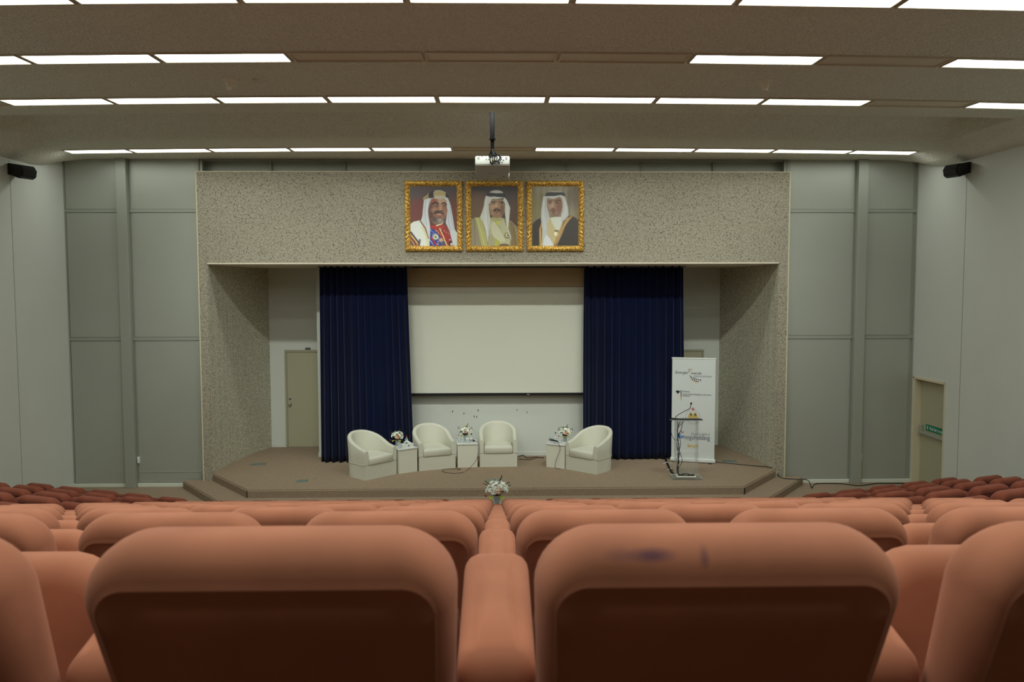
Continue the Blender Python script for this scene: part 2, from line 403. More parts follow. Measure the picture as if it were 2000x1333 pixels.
for xm, xa, xb in ((-6.965, XL, PXL), (6.905, PXR, XR)):
    bm = BM(); box(bm, xm-0.095, xm+0.095, YB-0.13, YB+0.01, 0, 6.3, 0.006)
    struct('trim_%d' % n, bm, M['alu_frame']); n += 1
    bm = BM()
    for zb in (2.828, 5.23):
        box(bm, xa, xm-0.1, YB-0.022, YB+0.012, zb-0.03, zb+0.03, 0.003); box(bm, xm+0.1, xb, YB-0.022, YB+0.012, zb-0.03, zb+0.03, 0.003)
    e = xb-0.06 if xm < 0 else xa
    box(bm, e, e+0.06, YB-0.03, YB+0.012, 0, 6.3, 0.003)
    e = XL if xm < 0 else XR-0.025
    box(bm, e, e+0.025, YB-0.02, YB+0.012, 0, 6.3, 0.002)
    struct('trim_%d' % n, bm, M['alu_frame']); n += 1
    bm = BM(); box(bm, xa, xm-0.1, YB-0.04, YB, 0, 0.068, 0.004); box(bm, xm+0.1, xb, YB-0.04, YB, 0, 0.068, 0.004)
    struct('baseboard_back', bm, M['skirt'])
bm = BM(); box(bm, PXL, PXR, YB+0.27, YB+0.35, PZ-0.1, CZ+0.4); box(bm, PXL-0.02, PXL, YB, YB+0.35, PZ-0.1, CZ+0.4); box(bm, PXR, PXR+0.02, YB, YB+0.35, PZ-0.1, CZ+0.4); struct('wall_back_upper', bm, M['alu'])
bm = BM(); box(bm, PXL, PXR, YB-0.02, YB+0.35, CZ, CZ+0.1); struct('ceiling.002', bm, M['ceiling'])
bm = BM()
for px in (521, 668, 816, 963, 1112, 1258, 1401, 1538):
    x = atY(px, 325, YB).x; box(bm, x-0.03, x+0.03, YB+0.20, YB+0.28, PZ-0.02, CZ+0.05, 0.003)
box(bm, PXL, PXR, YB+0.05, YB+0.28, PZ-0.04, PZ+0.008)
struct('trim_%d' % n, bm, M['alu_frame']); n += 1

# --- pebble-dash arch
bm = BM(); YF = 15.0
box(bm, PXL, OXL-0.004, YF, YB+0.06, 0.0, PZ); box(bm, OXR+0.004, PXR, YF, YB+0.06, 0.0, PZ); box(bm, OXL-0.004, OXR+0.004, YF, YB+0.06, OZ+0.03, PZ)
struct('wall_arch', bm, M['pebble'])
bm = BM(); box(bm, PXL-0.022, PXL, YF-0.005, YB, 0, PZ+0.01, 0.003); box(bm, PXR, PXR+0.022, YF-0.005, YB, 0, PZ+0.01, 0.003)
box(bm, PXL-0.022, PXR+0.022, YF-0.005, YB, PZ, PZ+0.02, 0.003); 
struct('trim_%d' % n, bm, M['cream']); n += 1
bm = BM(); box(bm, OXL, OXR, YF-0.004, YB, OZ+0.002, OZ+0.03, 0.006)
struct('trim_%d' % n, bm, M['soffit']); n += 1

# --- stage recess
side = [(-5.40, 15.02), (-5.385, 15.45), (-5.35, 15.92), (-5.29, 16.36), (-5.21, 16.80), (-5.11, 17.2), (-5.00, 17.56)]
side = [(p.x, p.y) for p in spline([(a, b, 0) for a, b in side], 4)]
def curved(name, pts, mirror):
    bm = BM()
    s = -1 if mirror else 1; off = -0.08 if mirror else 0
    inner = [(s*x+off, y) for x, y in pts]; outer = [(s*(x-0.15)+off, y) for x, y in pts]
    prism(bm, inner+outer[::-1], 0.1, OZ+0.02)
    struct(name, bm, M['pebble2'])
curved('wall_stage_left', side, False); curved('wall_stage_right', side, True)
bm = BM(); box(bm, -5.1, 5.02, 17.55, 17.7, 0, OZ+0.02); struct('wall_stage_back', bm, M['white'])
bm = BM(); box(bm, -3.72, 3.64, 16.48, 17.56, 0, OZ+0.02); struct('wall_stage_centre', bm, M['white'])
bm = BM(); box(bm, -5.6, 5.55, YB, 17.75, OZ, OZ+0.1); struct('ceiling_stage', bm, M['soffit'])
bm = BM(); box(bm, -3.72, 3.64, 16.465, 16.48, 0.28, 0.36, 0.003); box(bm, -3.735, -3.72, 16.48, 17.55, 0.28, 0.36, 0.003)
box(bm, -5.0, -4.74, 17.535, 17.55, 0.28, 0.36, 0.003)
struct('baseboard_stage', bm, M['white'])

# --- stage platform and step
ST = 0.28
def carpet_step(name, pts, z0, z1, nose=0.02):
    bm = BM(); a, b = prism(bm, pts, z0, z1)
    es = [e for e in bm.edges if e.verts[0] in b and e.verts[1] in b]
    bmesh.ops.bevel(bm, geom=es, offset=nose, segments=3, affect='EDGES')
    return struct(name, bm, M['carpet'])
carpet_step('stage_step', [(-5.96, YB-0.03), (-5.96, 14.99), (-4.56, 13.2), (4.48, 13.2), (5.85, 14.97), (5.85, YB-0.03)], 0.001, 0.14)
back = [(x, y) for x, y in side[1:]]
right = [(-x-0.08, y) for x, y in side[1:]]
carpet_step('stage', [(-5.40, 15.02), (-5.40, 14.99), (-4.35, 13.70), (4.33, 13.74), (5.33, 15.0), (5.33, 15.02)]+right+back[::-1], 0.13, ST)
bm = BM()
for x, d in ((-4.35, 1), (4.33, -1)):
    box(bm, x-0.006, x+0.006, 13.69, 13.715, 0.155, 0.262, mtx=None)
struct('trim_%d' % n, bm, M['black']); n += 1

# --- doors
d = thing('door_1', 'beige stage door with round chrome knob in the left wing', 'door', (-4.68, 17.55, ST)); d['kind'] = 'structure'
bm = BM(); box(bm, 0.0, 0.045, -0.03, 0.01, 0, 2.16, 0.004); box(bm, 0.045, 0.97, -0.03, 0.01, 2.11, 2.16, 0.004); box(bm, 0.915, 0.97, -0.03, 0.01, 0, 2.16, 0.004)
obj('door_frame', bm, M['doorframe'], d)
bm = BM(); box(bm, 0.05, 0.91, -0.012, 0.01, 0.01, 2.105, 0.003); obj('door_leaf', bm, M['door'], d)
bm = BM(); mt = Matrix.Translation((0.105, -0.012, 0.96)) @ Matrix.Rotation(R(90), 4, 'X')
lathe(bm, [(0.032, 0), (0.032, 0.006), (0.012, 0.008), (0.012, 0.03), (0.024, 0.038), (0.03, 0.05), (0.026, 0.064), (0.01, 0.07)], 18)
for v in bm.verts: v.co = mt @ v.co
obj('door_knob', bm, M['chrome'], d, smooth=True)
bm = BM(); mt = Matrix.Translation((0.105, -0.012, 1.08)) @ Matrix.Rotation(R(90), 4, 'X'); lathe(bm, [(0.026, 0), (0.026, 0.008), (0.018, 0.012), (0.006, 0.014)], 16)
for v in bm.verts: v.co = mt @ v.co
obj('deadbolt', bm, M['steel'], d, smooth=True)
bm = BM(); box(bm, 0.46, 0.57, -0.045, -0.012, 2.17, 2.21, 0.004); obj('door_closer', bm, M['steel'], d)
d = thing('door_2', 'beige stage door behind the banner in the right wing', 'door', (4.09, 17.55, ST)); d['kind'] = 'structure'
bm = BM(); box(bm, -0.45, 0.49, -0.03, 0.01, 2.10, 2.145, 0.004); box(bm, 0.445, 0.49, -0.03, 0.01, 0, 2.1, 0.004); box(bm, -0.45, -0.4, -0.03, 0.01, 0, 2.1, 0.004)
obj('door_frame', bm, M['doorframe'], d)
bm = BM(); box(bm, -0.4, 0.44, -0.012, 0.01, 0.01, 2.095, 0.003); obj('door_leaf', bm, M['door'], d)
# emergency exit in the right wall niche
d = thing('door_3', 'beige emergency exit door with push bar and green sign', 'door', (XR, DY0, 0)); d['kind'] = 'structure'
L = DY1-DY0
bm = BM(); box(bm, -0.01, 0.14, L-0.03, L, 0, DZ, 0.004); box(bm, -0.012, 0.02, L-0.0, L+0.03, 0, DZ+0.03, 0.003)
box(bm, -0.012, 0.14, -0.02, L+0.03, DZ-0.02, DZ+0.03, 0.004); box(bm, -0.012, 0.05, -0.03, 0.0, 0, DZ+0.03, 0.004)
obj('door_frame', bm, M['cream'], d)
bm = BM(); box(bm, 0.13, 0.17, 0.0, L-0.035, 0.01, DZ-0.03, 0.003); obj('door_leaf', bm, M['door'], d)
pb = link('push_bar', None, d, (0.13, 0, 1.0))
bpy.data.objects.remove(pb)
bm = BM(); box(bm, -0.075, -0.035, 0.06, L-0.08, 0.99, 1.035, 0.008, mtx=Matrix.Translation((0.13, 0, 0)))
box(bm, 0.07, 0.135, L-0.15, L-0.09, 0.98, 1.17, 0.012); box(bm, 0.085, 0.135, 0.06, 0.1, 0.985, 1.04, 0.006)
push = obj('push_bar', bm, M['alu_frame'], d)
bm = BM(); box(bm, 0.122, 0.131, 0.22, 0.80, 1.07, 1.19, 0.001, seg=1); sg = obj('exit_sign', bm, M['green'], d)
text('Push bar to open', 0.088, M['signwhite'], sg, (0.1215, 0.665, 1.102), (R(90), 0, R(-90)), sx=0.82)
bm = BM(); mt = Matrix.Translation((0.121, 0.73, 1.13))
for a, b, c, e in (((0, -0.03), (0, 0.03), 0.008, 0), ((-0.004, -0.03), (0.03, 0.0), 0.007, 0), ((0.0, 0.02), (0.025, 0.035), 0.006, 0)):
    tube(bm, [(0, a[0], a[1]), (0, b[0], b[1])], c, 5)
for v in bm.verts: v.co = mt @ Vector((v.co.x*0.1, v.co.y, v.co.z))
obj('arrow_symbol', bm, M['signwhite'], sg)
# small white handles/tags on the sheet-metal posts
for xh, yh, lab in ((-6.84, 0.52, 'small white latch plate low on the left grey metal post'), (7.03, 0.52, 'small white latch plate low on the right grey metal post')):
    bm = BM(); box(bm, xh-0.02, xh+0.02, YB-0.045, YB-0.01, yh-0.06, yh+0.06, 0.004); box(bm, xh-0.008, xh+0.008, YB-0.06, YB-0.045, yh-0.02, yh+0.04, 0.003)
    tag(obj('latch_plate', bm, M['paper']), lab, 'latch')

# ================================================================ CEILING LIGHTS
PITCH, B0 = 1.412, -0.765
ORD = ['first', 'second', 'third', 'fourth', 'fifth', 'sixth', 'seventh', 'eighth', 'ninth', 'tenth', 'eleventh', 'twelfth']
bmf = BM()
for a, b, c, d_ in ((-0.690, 0.690, -0.172, -0.143), (-0.690, 0.690, 0.143, 0.172), (-0.690, -0.672, -0.143, 0.143), (0.672, 0.690, -0.143, 0.143)):
    box(bmf, a, b, c, d_, -0.012, 0.02, 0.002, seg=1)
me_frame = tomesh('frame', bmf, M['frame_metal'])
bmd = BM(); vv = [bmd.verts.new(p) for p in ((-0.674, -0.144, -0.002), (-0.674, 0.144, -0.002), (0.674, 0.144, -0.002), (0.674, -0.144, -0.002))]; bmd.faces.new(vv)
for v in vv: pass
me_on = bpy.data.meshes.new('diffuser'); bmd.to_mesh(me_on); bmd.free(); me_on.materials.append(M['diff_on'])
bmd = BM(); box(bmd, -0.674, 0.674, -0.144, 0.144, 0.0, 0.008); me_off = tomesh('diffuser', bmd, M['diff_off'])
rows = [('row behind the photographer', -0.05, range(-5, 6), ()), ('row overhead', 1.75, range(-5, 6), ()), ('second row ahead overhead', 3.4, range(-5, 6), ()), ('row just above the frame', 5.1, range(-5, 6), ()), ('row at the photo top edge', 6.835, range(-5, 6), ()),
        ('second row down the photo', 8.585, range(-5, 6), (-1, 0, 1, 3)), ('third row down the photo', 10.43, range(-4, 5), (4,)),
        ('row nearest the stage', 14.01, range(-5, 6), (0,))]
for rname, y0, ks, off in rows:
    if y0 < 5: pass
    vis = list(ks)
    for q, k in enumerate(vis):
        if y0 == 10.43 and k == 4: pass
        x = B0 + PITCH*(k+0.5); lit = k not in off
        yy = y0 + 0.0058*x*x
        side_ = 'centre' if k == 0 else ('%s %s of centre' % (ORD[abs(k)-1], 'left' if k < 0 else 'right'))
        t = thing('ceiling_light', '%s ceiling light panel, %s, %s' % ('lit' if lit else 'unlit', side_, rname), 'ceiling light',
                  (x, yy, CZ-0.003), math.atan(2*0.0058*x), 'recessed light panels, ' + rname)
        link('frame', me_frame, t); link('diffuser', me_on if lit else me_off, t)
x = B0+PITCH*5.5
t = thing('ceiling_light', 'lit white recessed ceiling light panel, rightmost, third row down the photo', 'ceiling light', (x, 10.43+0.0058*x*x, CZ-0.003), math.atan(2*0.0058*x), 'recessed light panels, third row down the photo')
link('frame', me_frame, t); link('diffuser', me_on, t)
x = B0+PITCH*-4.5
t = thing('ceiling_light', 'unlit brown recessed ceiling light panel, leftmost, third row down the photo', 'ceiling light', (x, 10.43+0.0058*x*x, CZ-0.003), math.atan(2*0.0058*x), 'recessed light panels, third row down the photo')
link('frame', me_frame, t); link('diffuser', me_off, t)
# stage wash battens inside the coffer, behind its near lip, throwing light on to the stage
bmb = BM(); box(bmb, -0.6, 0.6, -0.05, 0.05, -0.05, 0.05, 0.006); me_b = tomesh('housing', bmb, M['blackmetal'])
bmb = BM(); box(bmb, -0.6, 0.6, -0.01, 0.13, 0.05, 0.062, 0.002); me_h = tomesh('hood', bmb, M['blackmetal'])
for k in range(-2, 3):
    x = k*2.3-0.04; y = 11.18+0.0058*x*x+0.16
    t = thing('stage_batten', 'black stage light batten in the ceiling coffer, %s' % ('centre' if k == 0 else '%s %s of centre' % (ORD[abs(k)-1], 'left' if k < 0 else 'right')), 'stage light', (x, y, 6.42), 0, 'stage battens in the coffer')
    h = link('housing', me_b, t); link('hood', me_h, t)
    bm = BM()
    for xx in (-0.4, 0.4): box(bm, xx-0.015, xx+0.015, -0.02, 0.02, 0.05, 0.25)
    obj('bracket', bm, M['blackmetal'], t)
    ld = bpy.data.lights.new('stage_batten_lamp', 'AREA'); ld.shape = 'RECTANGLE'; ld.size = 1.15; ld.size_y = 0.08
    ld.energy = WASH_W; ld.color = LIGHT_COL; ld.spread = R(76)
    lo = bpy.data.objects.new('lamp', ld); COL.objects.link(lo); lo.parent = t; lo.location = (0, 0.07, 0.0)
    lo.rotation_euler = (R(90-48), 0, 0)      # faces +Y, 42 degrees down

# detectors, plate
for px, py, lab in ((448, 158, 'ivory smoke detector on the ceiling, left'), (1495, 160, 'ivory smoke detector on the ceiling, right')):
    p = atZ(px, py, CZ+0.02)
    t = thing('smoke_detector', lab, 'smoke detector', (p.x, p.y, CZ+0.03), 0, 'ceiling smoke detectors')
    bm = BM(); lathe(bm, [(0.075, 0.04), (0.075, -0.012), (0.068, -0.022)], 24); obj('base', bm, M['detector'], t, smooth=True)
    bm = BM(); lathe(bm, [(0.046, -0.018), (0.046, -0.075), (0.040, -0.088), (0.030, -0.092), (0.026, -0.112), (0.018, -0.116)], 20); obj('sensor', bm, M['detector'], t, smooth=True)
p = atZ(503, 158, CZ+0.02); bm = BM(); box(bm, -0.05, 0.05, -0.05, 0.05, -0.012, 0.02, 0.004); lathe(bm, [(0.008, -0.03), (0.008, -0.012)], 8)
tag(obj('ceiling_cover_plate', bm, M['ceiling'], None, (p.x, p.y, CZ+0.025)), 'small square cover plate beside the left smoke detector', 'cover plate')

# ================================================================ PROJECTOR
pj = thing('projector', 'white ceiling projector on a black pole in front of the portraits', 'projector', (-0.065, 11.60, 5.60))
tilt = Matrix.Rotation(R(-13), 4, 'X')
bm = BM(); box(bm, -0.25, 0.25, 0, 0.42, -0.07, 0.07, 0.022, mtx=tilt, seg=4); obj('body', bm, M['proj'], pj, smooth=True, ang=50)
bm = BM(); box(bm, -0.246, 0.246, 0.01, 0.41, -0.078, -0.066, 0.005, mtx=tilt)
box(bm, -0.06, 0.06, 0.30, 0.4, -0.084, -0.075, 0.003, mtx=tilt); box(bm, -0.16, -0.1, 0.16, 0.18, -0.081, -0.077, 0.001, mtx=tilt)
obj('underside', bm, M['projgrey'], pj)
bm = BM(); box(bm, 0.235, 0.25, 0.30, 0.42, -0.13, -0.07, 0.005, mtx=tilt); obj('foot', bm, M['proj'], pj)
bm = BM()
for x0 in (-0.215, 0.185): box(bm, x0, x0+0.03, -0.004, 0.002, 0.01, 0.05, 0.001, mtx=tilt, seg=1)
obj('vent', bm, M['projgrey'], pj)
bm = BM()
for x0, z0 in ((-0.085, 0.01), (-0.05, 0.01), (0.13, 0.015), (0.16, 0.0), (-0.15, 0.06), (0.13, 0.05), (-0.03, -0.03), (0.02, -0.045), (0.05, -0.055), (0.09, -0.035), (0.14, -0.03)):
    box(bm, x0-0.008, x0+0.008, -0.006, 0.002, z0-0.006, z0+0.006, 0.002, mtx=tilt, seg=1)
obj('socket', bm, M['black'], pj)['kind'] = 'stuff'
bm = BM()
for x0 in (0.0, 0.018):
    box(bm, x0-0.006, x0+0.006, -0.03, 0.002, -0.03, 0.0, 0.002, mtx=tilt, seg=1)
obj('yellow_plug', bm, M['gold_ink'], pj)
bm = BM(); tube(bm, [(0, 0.06, 0.05), (0, 0.06, 0.40)], 0.026, 12); tube(bm, [(0.0, 0.06, 0.32), (0, 0.06, 1.27)], 0.034, 12)
lathe(bm, [(0.045, 0.0), (0.045, 0.02)], 16, (0, 0.06, 0.30)); lathe(bm, [(0.07, 0), (0.07, 0.02)], 20, (0, 0.06, 1.20))
obj('pole', bm, M['matteblack'], pj, smooth=True)
bm = BM(); box(bm, -0.06, 0.06, 0.0, 0.14, 0.06, 0.075, 0.003); tube(bm, [(-0.05, 0.06, 0.08), (-0.02, 0.06, 0.13)], 0.01, 6); tube(bm, [(0.05, 0.06, 0.08), (0.02, 0.06, 0.13)], 0.01, 6)
obj('mount', bm, M['blackmetal'], pj)
bm = BM(); rr = random.Random(3)
for k in range(8):
    x1 = -0.03+0.018*k; z1 = -0.02-0.02*math.sin(k)
    tube(bm, spline([(rr.uniform(-0.02, 0.02), 0.02, 0.16), (rr.uniform(-0.03, 0.05), -0.05, 0.09), (x1+rr.uniform(-0.03, 0.06), -0.09, 0.03), (x1, -0.05, z1-0.03), (x1, -0.01, z1)], 5), 0.006, 6)
obj('cable_bundle', bm, M['black'], pj, smooth=True)

# ================================================================ WALL SPEAKERS
for s, (ya, yb, x, z, lab) in enumerate(((13.2, 13.75, XL, 5.72, 'black wall speaker high on the left wall'), (13.2, 13.7, XR, 5.76, 'black wall speaker high on the right wall'))):
    sg_ = 1 if x < 0 else -1
    t = thing('wall_speaker', lab, 'speaker', (x+sg_*0.20, 13.5, z), sg_*R(38) if False else 0, 'wall speakers')
    mt = Matrix.Rotation(sg_*R(-25), 4, 'Z') @ Matrix.Rotation(sg_*R(14), 4, 'Y')
    bm = BM()
    prof = [(-0.20, -0.085), (-0.20, 0.085), (0.12, 0.11), (0.20, 0.05), (0.20, -0.06), (0.13, -0.11)]
    prof = [(sg_*a, b) for a, b in prof]
    A = [bm.verts.new((a, -0.13, b)) for a, b in prof]; B = [bm.verts.new((a, 0.13, b)) for a, b in prof]
    bm.faces.new(A); bm.faces.new(B[::-1])
    for i in range(6): bm.faces.new((A[i], B[i], B[(i+1) % 6], A[(i+1) % 6]))
    bmesh.ops.bevel(bm, geom=bm.edges[:], offset=0.012, segments=2, affect='EDGES')
    for v in bm.verts: v.co = mt @ v.co
    obj('cabinet', bm, M['black'], t)
    bm = BM(); tube(bm, [(-sg_*0.20, 0, 0.0), (-sg_*0.1, 0, 0.0)], 0.025, 8); box(bm, -sg_*0.2-0.005, -sg_*0.2+0.012, -0.05, 0.05, -0.06, 0.06)
    obj('bracket', bm, M['blackmetal'], t)
    bm = BM(); box(bm, 0.196*sg_-0.006, 0.196*sg_+0.008, -0.11, 0.11, -0.05, 0.04, 0.003, mtx=mt); obj('grille', bm, M['black'], t)

# ================================================================ PORTRAITS
class Canvas:
    def __init__(s, w, h, x0, x1, y0, y1):
        s.w, s.h = w, h
        s.X, s.Y = np.meshgrid(np.linspace(x0, x1, w), np.linspace(y0, y1, h)); s.c = np.zeros((h, w, 3)); s.px = (x1-x0)/w
    def put(s, m, col):
        m = np.clip(m, 0, 1)[..., None]; s.c = s.c*(1-m)+np.array(col, float)*m
    def ell(s, cx, cy, rx, ry, col, a=1.0, soft=0.12, rot=0):
        r = math.radians(rot); dx, dy = s.X-cx, s.Y-cy; u = dx*math.cos(r)+dy*math.sin(r); v = -dx*math.sin(r)+dy*math.cos(r)
        d = np.sqrt((u/rx)**2+(v/ry)**2); s.put(a*np.clip((1-d)/soft+0.5, 0, 1), col)
    def poly(s, pts, col, a=1.0, soft=7.0):
        n_ = len(pts); inside = np.zeros_like(s.X, bool); dist = np.full_like(s.X, 1e9)
        for i in range(n_):
            x1, y1 = pts[i]; x2, y2 = pts[(i+1) % n_]
            if y1 != y2:
                c = ((y1 > s.Y) != (y2 > s.Y)) & (s.X < (x2-x1)*(s.Y-y1)/(y2-y1)+x1); inside ^= c
            L2 = (x2-x1)**2+(y2-y1)**2+1e-9; t = np.clip(((s.X-x1)*(x2-x1)+(s.Y-y1)*(y2-y1))/L2, 0, 1)
            dist = np.minimum(dist, np.hypot(s.X-(x1+t*(x2-x1)), s.Y-(y1+t*(y2-y1))))
        sd = np.where(inside, dist, -dist); s.put(a*np.clip(sd/soft+0.5, 0, 1), col)
    def line(s, pts, wd, col, a=1.0):
        dist = np.full_like(s.X, 1e9)
        for (x1, y1), (x2, y2) in zip(pts, pts[1:]):
            L2 = (x2-x1)**2+(y2-y1)**2+1e-9; t = np.clip(((s.X-x1)*(x2-x1)+(s.Y-y1)*(y2-y1))/L2, 0, 1)
            dist = np.minimum(dist, np.hypot(s.X-(x1+t*(x2-x1)), s.Y-(y1+t*(y2-y1))))
        s.put(a*np.clip((wd/2-dist)/6+0.5, 0, 1), col)
GW, GH = 120, 150
def p1():
    c = Canvas(GW, GH, 135, 962, 142, 1190); X, Y = c.X, c.Y
    c.put(np.ones_like(X), (72, 66, 66))
    c.ell(300, 620, 260, 420, (110, 52, 44), 0.85, 0.9); c.ell(930, 640, 160, 330, (105, 55, 45), 0.8, 0.8); c.ell(250, 240, 220, 130, (70, 68, 70), 0.7, 0.8)
    # robe
    c.poly([(135, 800), (200, 760), (320, 735), (420, 800), (500, 1190), (135, 1190)], (196, 200, 192))
    c.poly([(135, 920), (200, 1010), (290, 1130), (300, 1190), (135, 1190)], (150, 120, 70)); c.line([(150, 950), (230, 1060), (290, 1140)], 22, (40, 36, 80)); c.line([(135, 1040), (200, 1100), (235, 1180)], 24, (120, 40, 50)); c.line([(160, 1010), (260, 1140)], 12, (215, 190, 110)); c.line([(135, 1110), (180, 1180)], 18, (40, 46, 110))
    c.poly([(285, 1060), (320, 1080), (300, 1190), (270, 1190)], (80, 60, 54), 0.8)
    # medals jacket
    c.poly([(480, 830), (700, 810), (830, 850), (880, 1190), (470, 1190)], (150, 46, 40))
    c.poly([(485, 870), (560, 900), (660, 1010), (700, 1190), (470, 1190), (475, 1000)], (42, 58, 132)); c.line([(500, 1030), (600, 1180)], 26, (165, 40, 50)); c.line([(490, 900), (640, 1050)], 18, (90, 120, 180)); c.line([(480, 1080), (540, 1170)], 10, (180, 190, 200))
    rr = random.Random(5)
    for _ in range(70):
        x, y = rr.uniform(520, 850), rr.uniform(850, 1180); c.ell(x, y, rr.uniform(5, 14), rr.uniform(5, 14), rr.choice([(205, 190, 120), (180, 60, 50), (200, 200, 180), (50, 60, 120), (120, 30, 30), (170, 140, 70)]), 0.75, 0.6)
    c.ell(580, 1030, 52, 48, (205, 205, 170), 0.9, 0.4); c.ell(580, 1030, 22, 22, (120, 110, 60), 0.9, 0.5); c.ell(675, 1085, 40, 36, (200, 175, 110), 0.8, 0.5); c.ell(720, 1140, 44, 36, (60, 80, 110), 0.8, 0.5)
    c.line([(650, 880), (700, 980), (780, 1180)], 16, (205, 195, 130)); c.ell(862, 1150, 52, 46, (30, 34, 34), 1, 0.25); c.ell(860, 1158, 24, 26, (190, 170, 150), 1, 0.4)
    c.poly([(700, 760), (800, 860), (840, 1000), (760, 900)], (120, 60, 56), 0.8)
    c.ell(615, 850, 110, 26, (170, 50, 40), 0.9, 0.4); c.line([(600, 830), (690, 800), (715, 760)], 22, (205, 196, 150))
    # headcloth
    c.poly([(380, 380), (470, 330), (640, 300), (800, 340), (850, 470), (890, 700), (920, 900), (962, 960), (962, 1190), (890, 1190), (830, 930), (760, 780), (790, 560), (770, 400), (620, 330), (500, 400), (455, 560), (470, 700), (490, 900), (470, 1190), (440, 1050), (400, 860), (325, 740), (350, 660), (365, 500)], (178, 184, 184))
    c.line([(410, 400), (395, 600), (430, 820)], 14, (140, 146, 150), 0.6); c.line([(830, 420), (850, 650), (900, 900)], 18, (150, 152, 160), 0.6); c.line([(440, 420), (425, 700), (460, 900)], 10, (205, 210, 210), 0.7); c.line([(800, 560), (810, 760), (850, 920)], 20, (150, 150, 165), 0.6)
    c.line([(310, 745), (400, 880), (450, 1050)], 22, (120, 82, 50)); c.line([(350, 860), (420, 1010), (450, 1180)], 40, (190, 186, 120), 0.6)
    # face
    c.poly([(480, 430), (520, 370), (620, 332), (720, 340), (775, 400), (785, 520), (775, 640), (735, 720), (690, 780), (620, 815), (550, 800), (495, 740), (470, 640), (460, 540)], (134, 92, 72))
    c.ell(690, 400, 80, 60, (176, 150, 128), 0.75, 0.8); c.ell(560, 390, 60, 50, (140, 70, 56), 0.7, 0.8); c.ell(500, 600, 45, 140, (74, 46, 38), 0.7, 0.8); c.ell(560, 560, 60, 45, (164, 122, 92), 0.7, 0.8); c.ell(745, 590, 28, 50, (150, 105, 80), 0.7, 0.8); c.ell(672, 530, 30, 70, (178, 138, 108), 0.7, 0.7)
    c.line([(520, 455), (570, 425), (630, 442)], 22, (40, 30, 28), 0.9); c.line([(695, 445), (740, 430), (775, 460)], 20, (40, 30, 28), 0.9)
    c.ell(595, 478, 32, 14, (60, 46, 42), 1, 0.5); c.ell(588, 478, 12, 9, (170, 160, 150), 0.8, 0.5); c.ell(735, 480, 26, 13, (60, 46, 42), 1, 0.5); c.ell(728, 481, 9, 8, (165, 155, 145), 0.8, 0.5); c.ell(600, 500, 36, 10, (110, 74, 60), 0.7, 0.6)
    c.ell(680, 580, 42, 16, (86, 52, 42), 0.8, 0.6); c.ell(590, 600, 44, 22, (60, 50, 48), 0.9, 0.5, -25); c.ell(625, 590, 60, 26, (66, 54, 52), 0.8, 0.6); c.ell(705, 620, 36, 16, (70, 58, 55), 0.9, 0.5, 20)
    c.ell(655, 645, 62, 13, (150, 80, 68), 1, 0.5, 3); c.ell(650, 636, 46, 7, (200, 180, 165), 0.8, 0.5)
    c.ell(630, 745, 90, 55, (112, 102, 96), 0.9, 0.6); c.ell(660, 740, 30, 30, (160, 150, 142), 0.7, 0.8); c.ell(560, 720, 40, 50, (80, 66, 60), 0.8, 0.7); c.ell(650, 685, 40, 12, (120, 70, 58), 0.8, 0.6)
    # headband
    c.ell(640, 290, 130, 80, (170, 164, 148), 1, 0.15)
    c.poly([(440, 300), (500, 240), (560, 225), (560, 340), (500, 350), (450, 350)], (44, 44, 50)); c.poly([(755, 250), (800, 290), (820, 345), (770, 340)], (44, 44, 50))
    c.poly([(365, 335), (465, 260), (475, 340), (365, 388)], (70, 58, 44))
    for k in range(3): c.line([(368, 345+k*18), (425, 312+k*14), (462, 270+k*28)], 8, (196, 170, 100))
    c.poly([(552, 240), (650, 228), (752, 245), (765, 318), (650, 310), (552, 320)], (96, 84, 54))
    for k in range(4): c.line([(552, 250+k*21), (650, 240+k*20), (758, 252+k*20)], 11, (200, 182, 128))
    return c
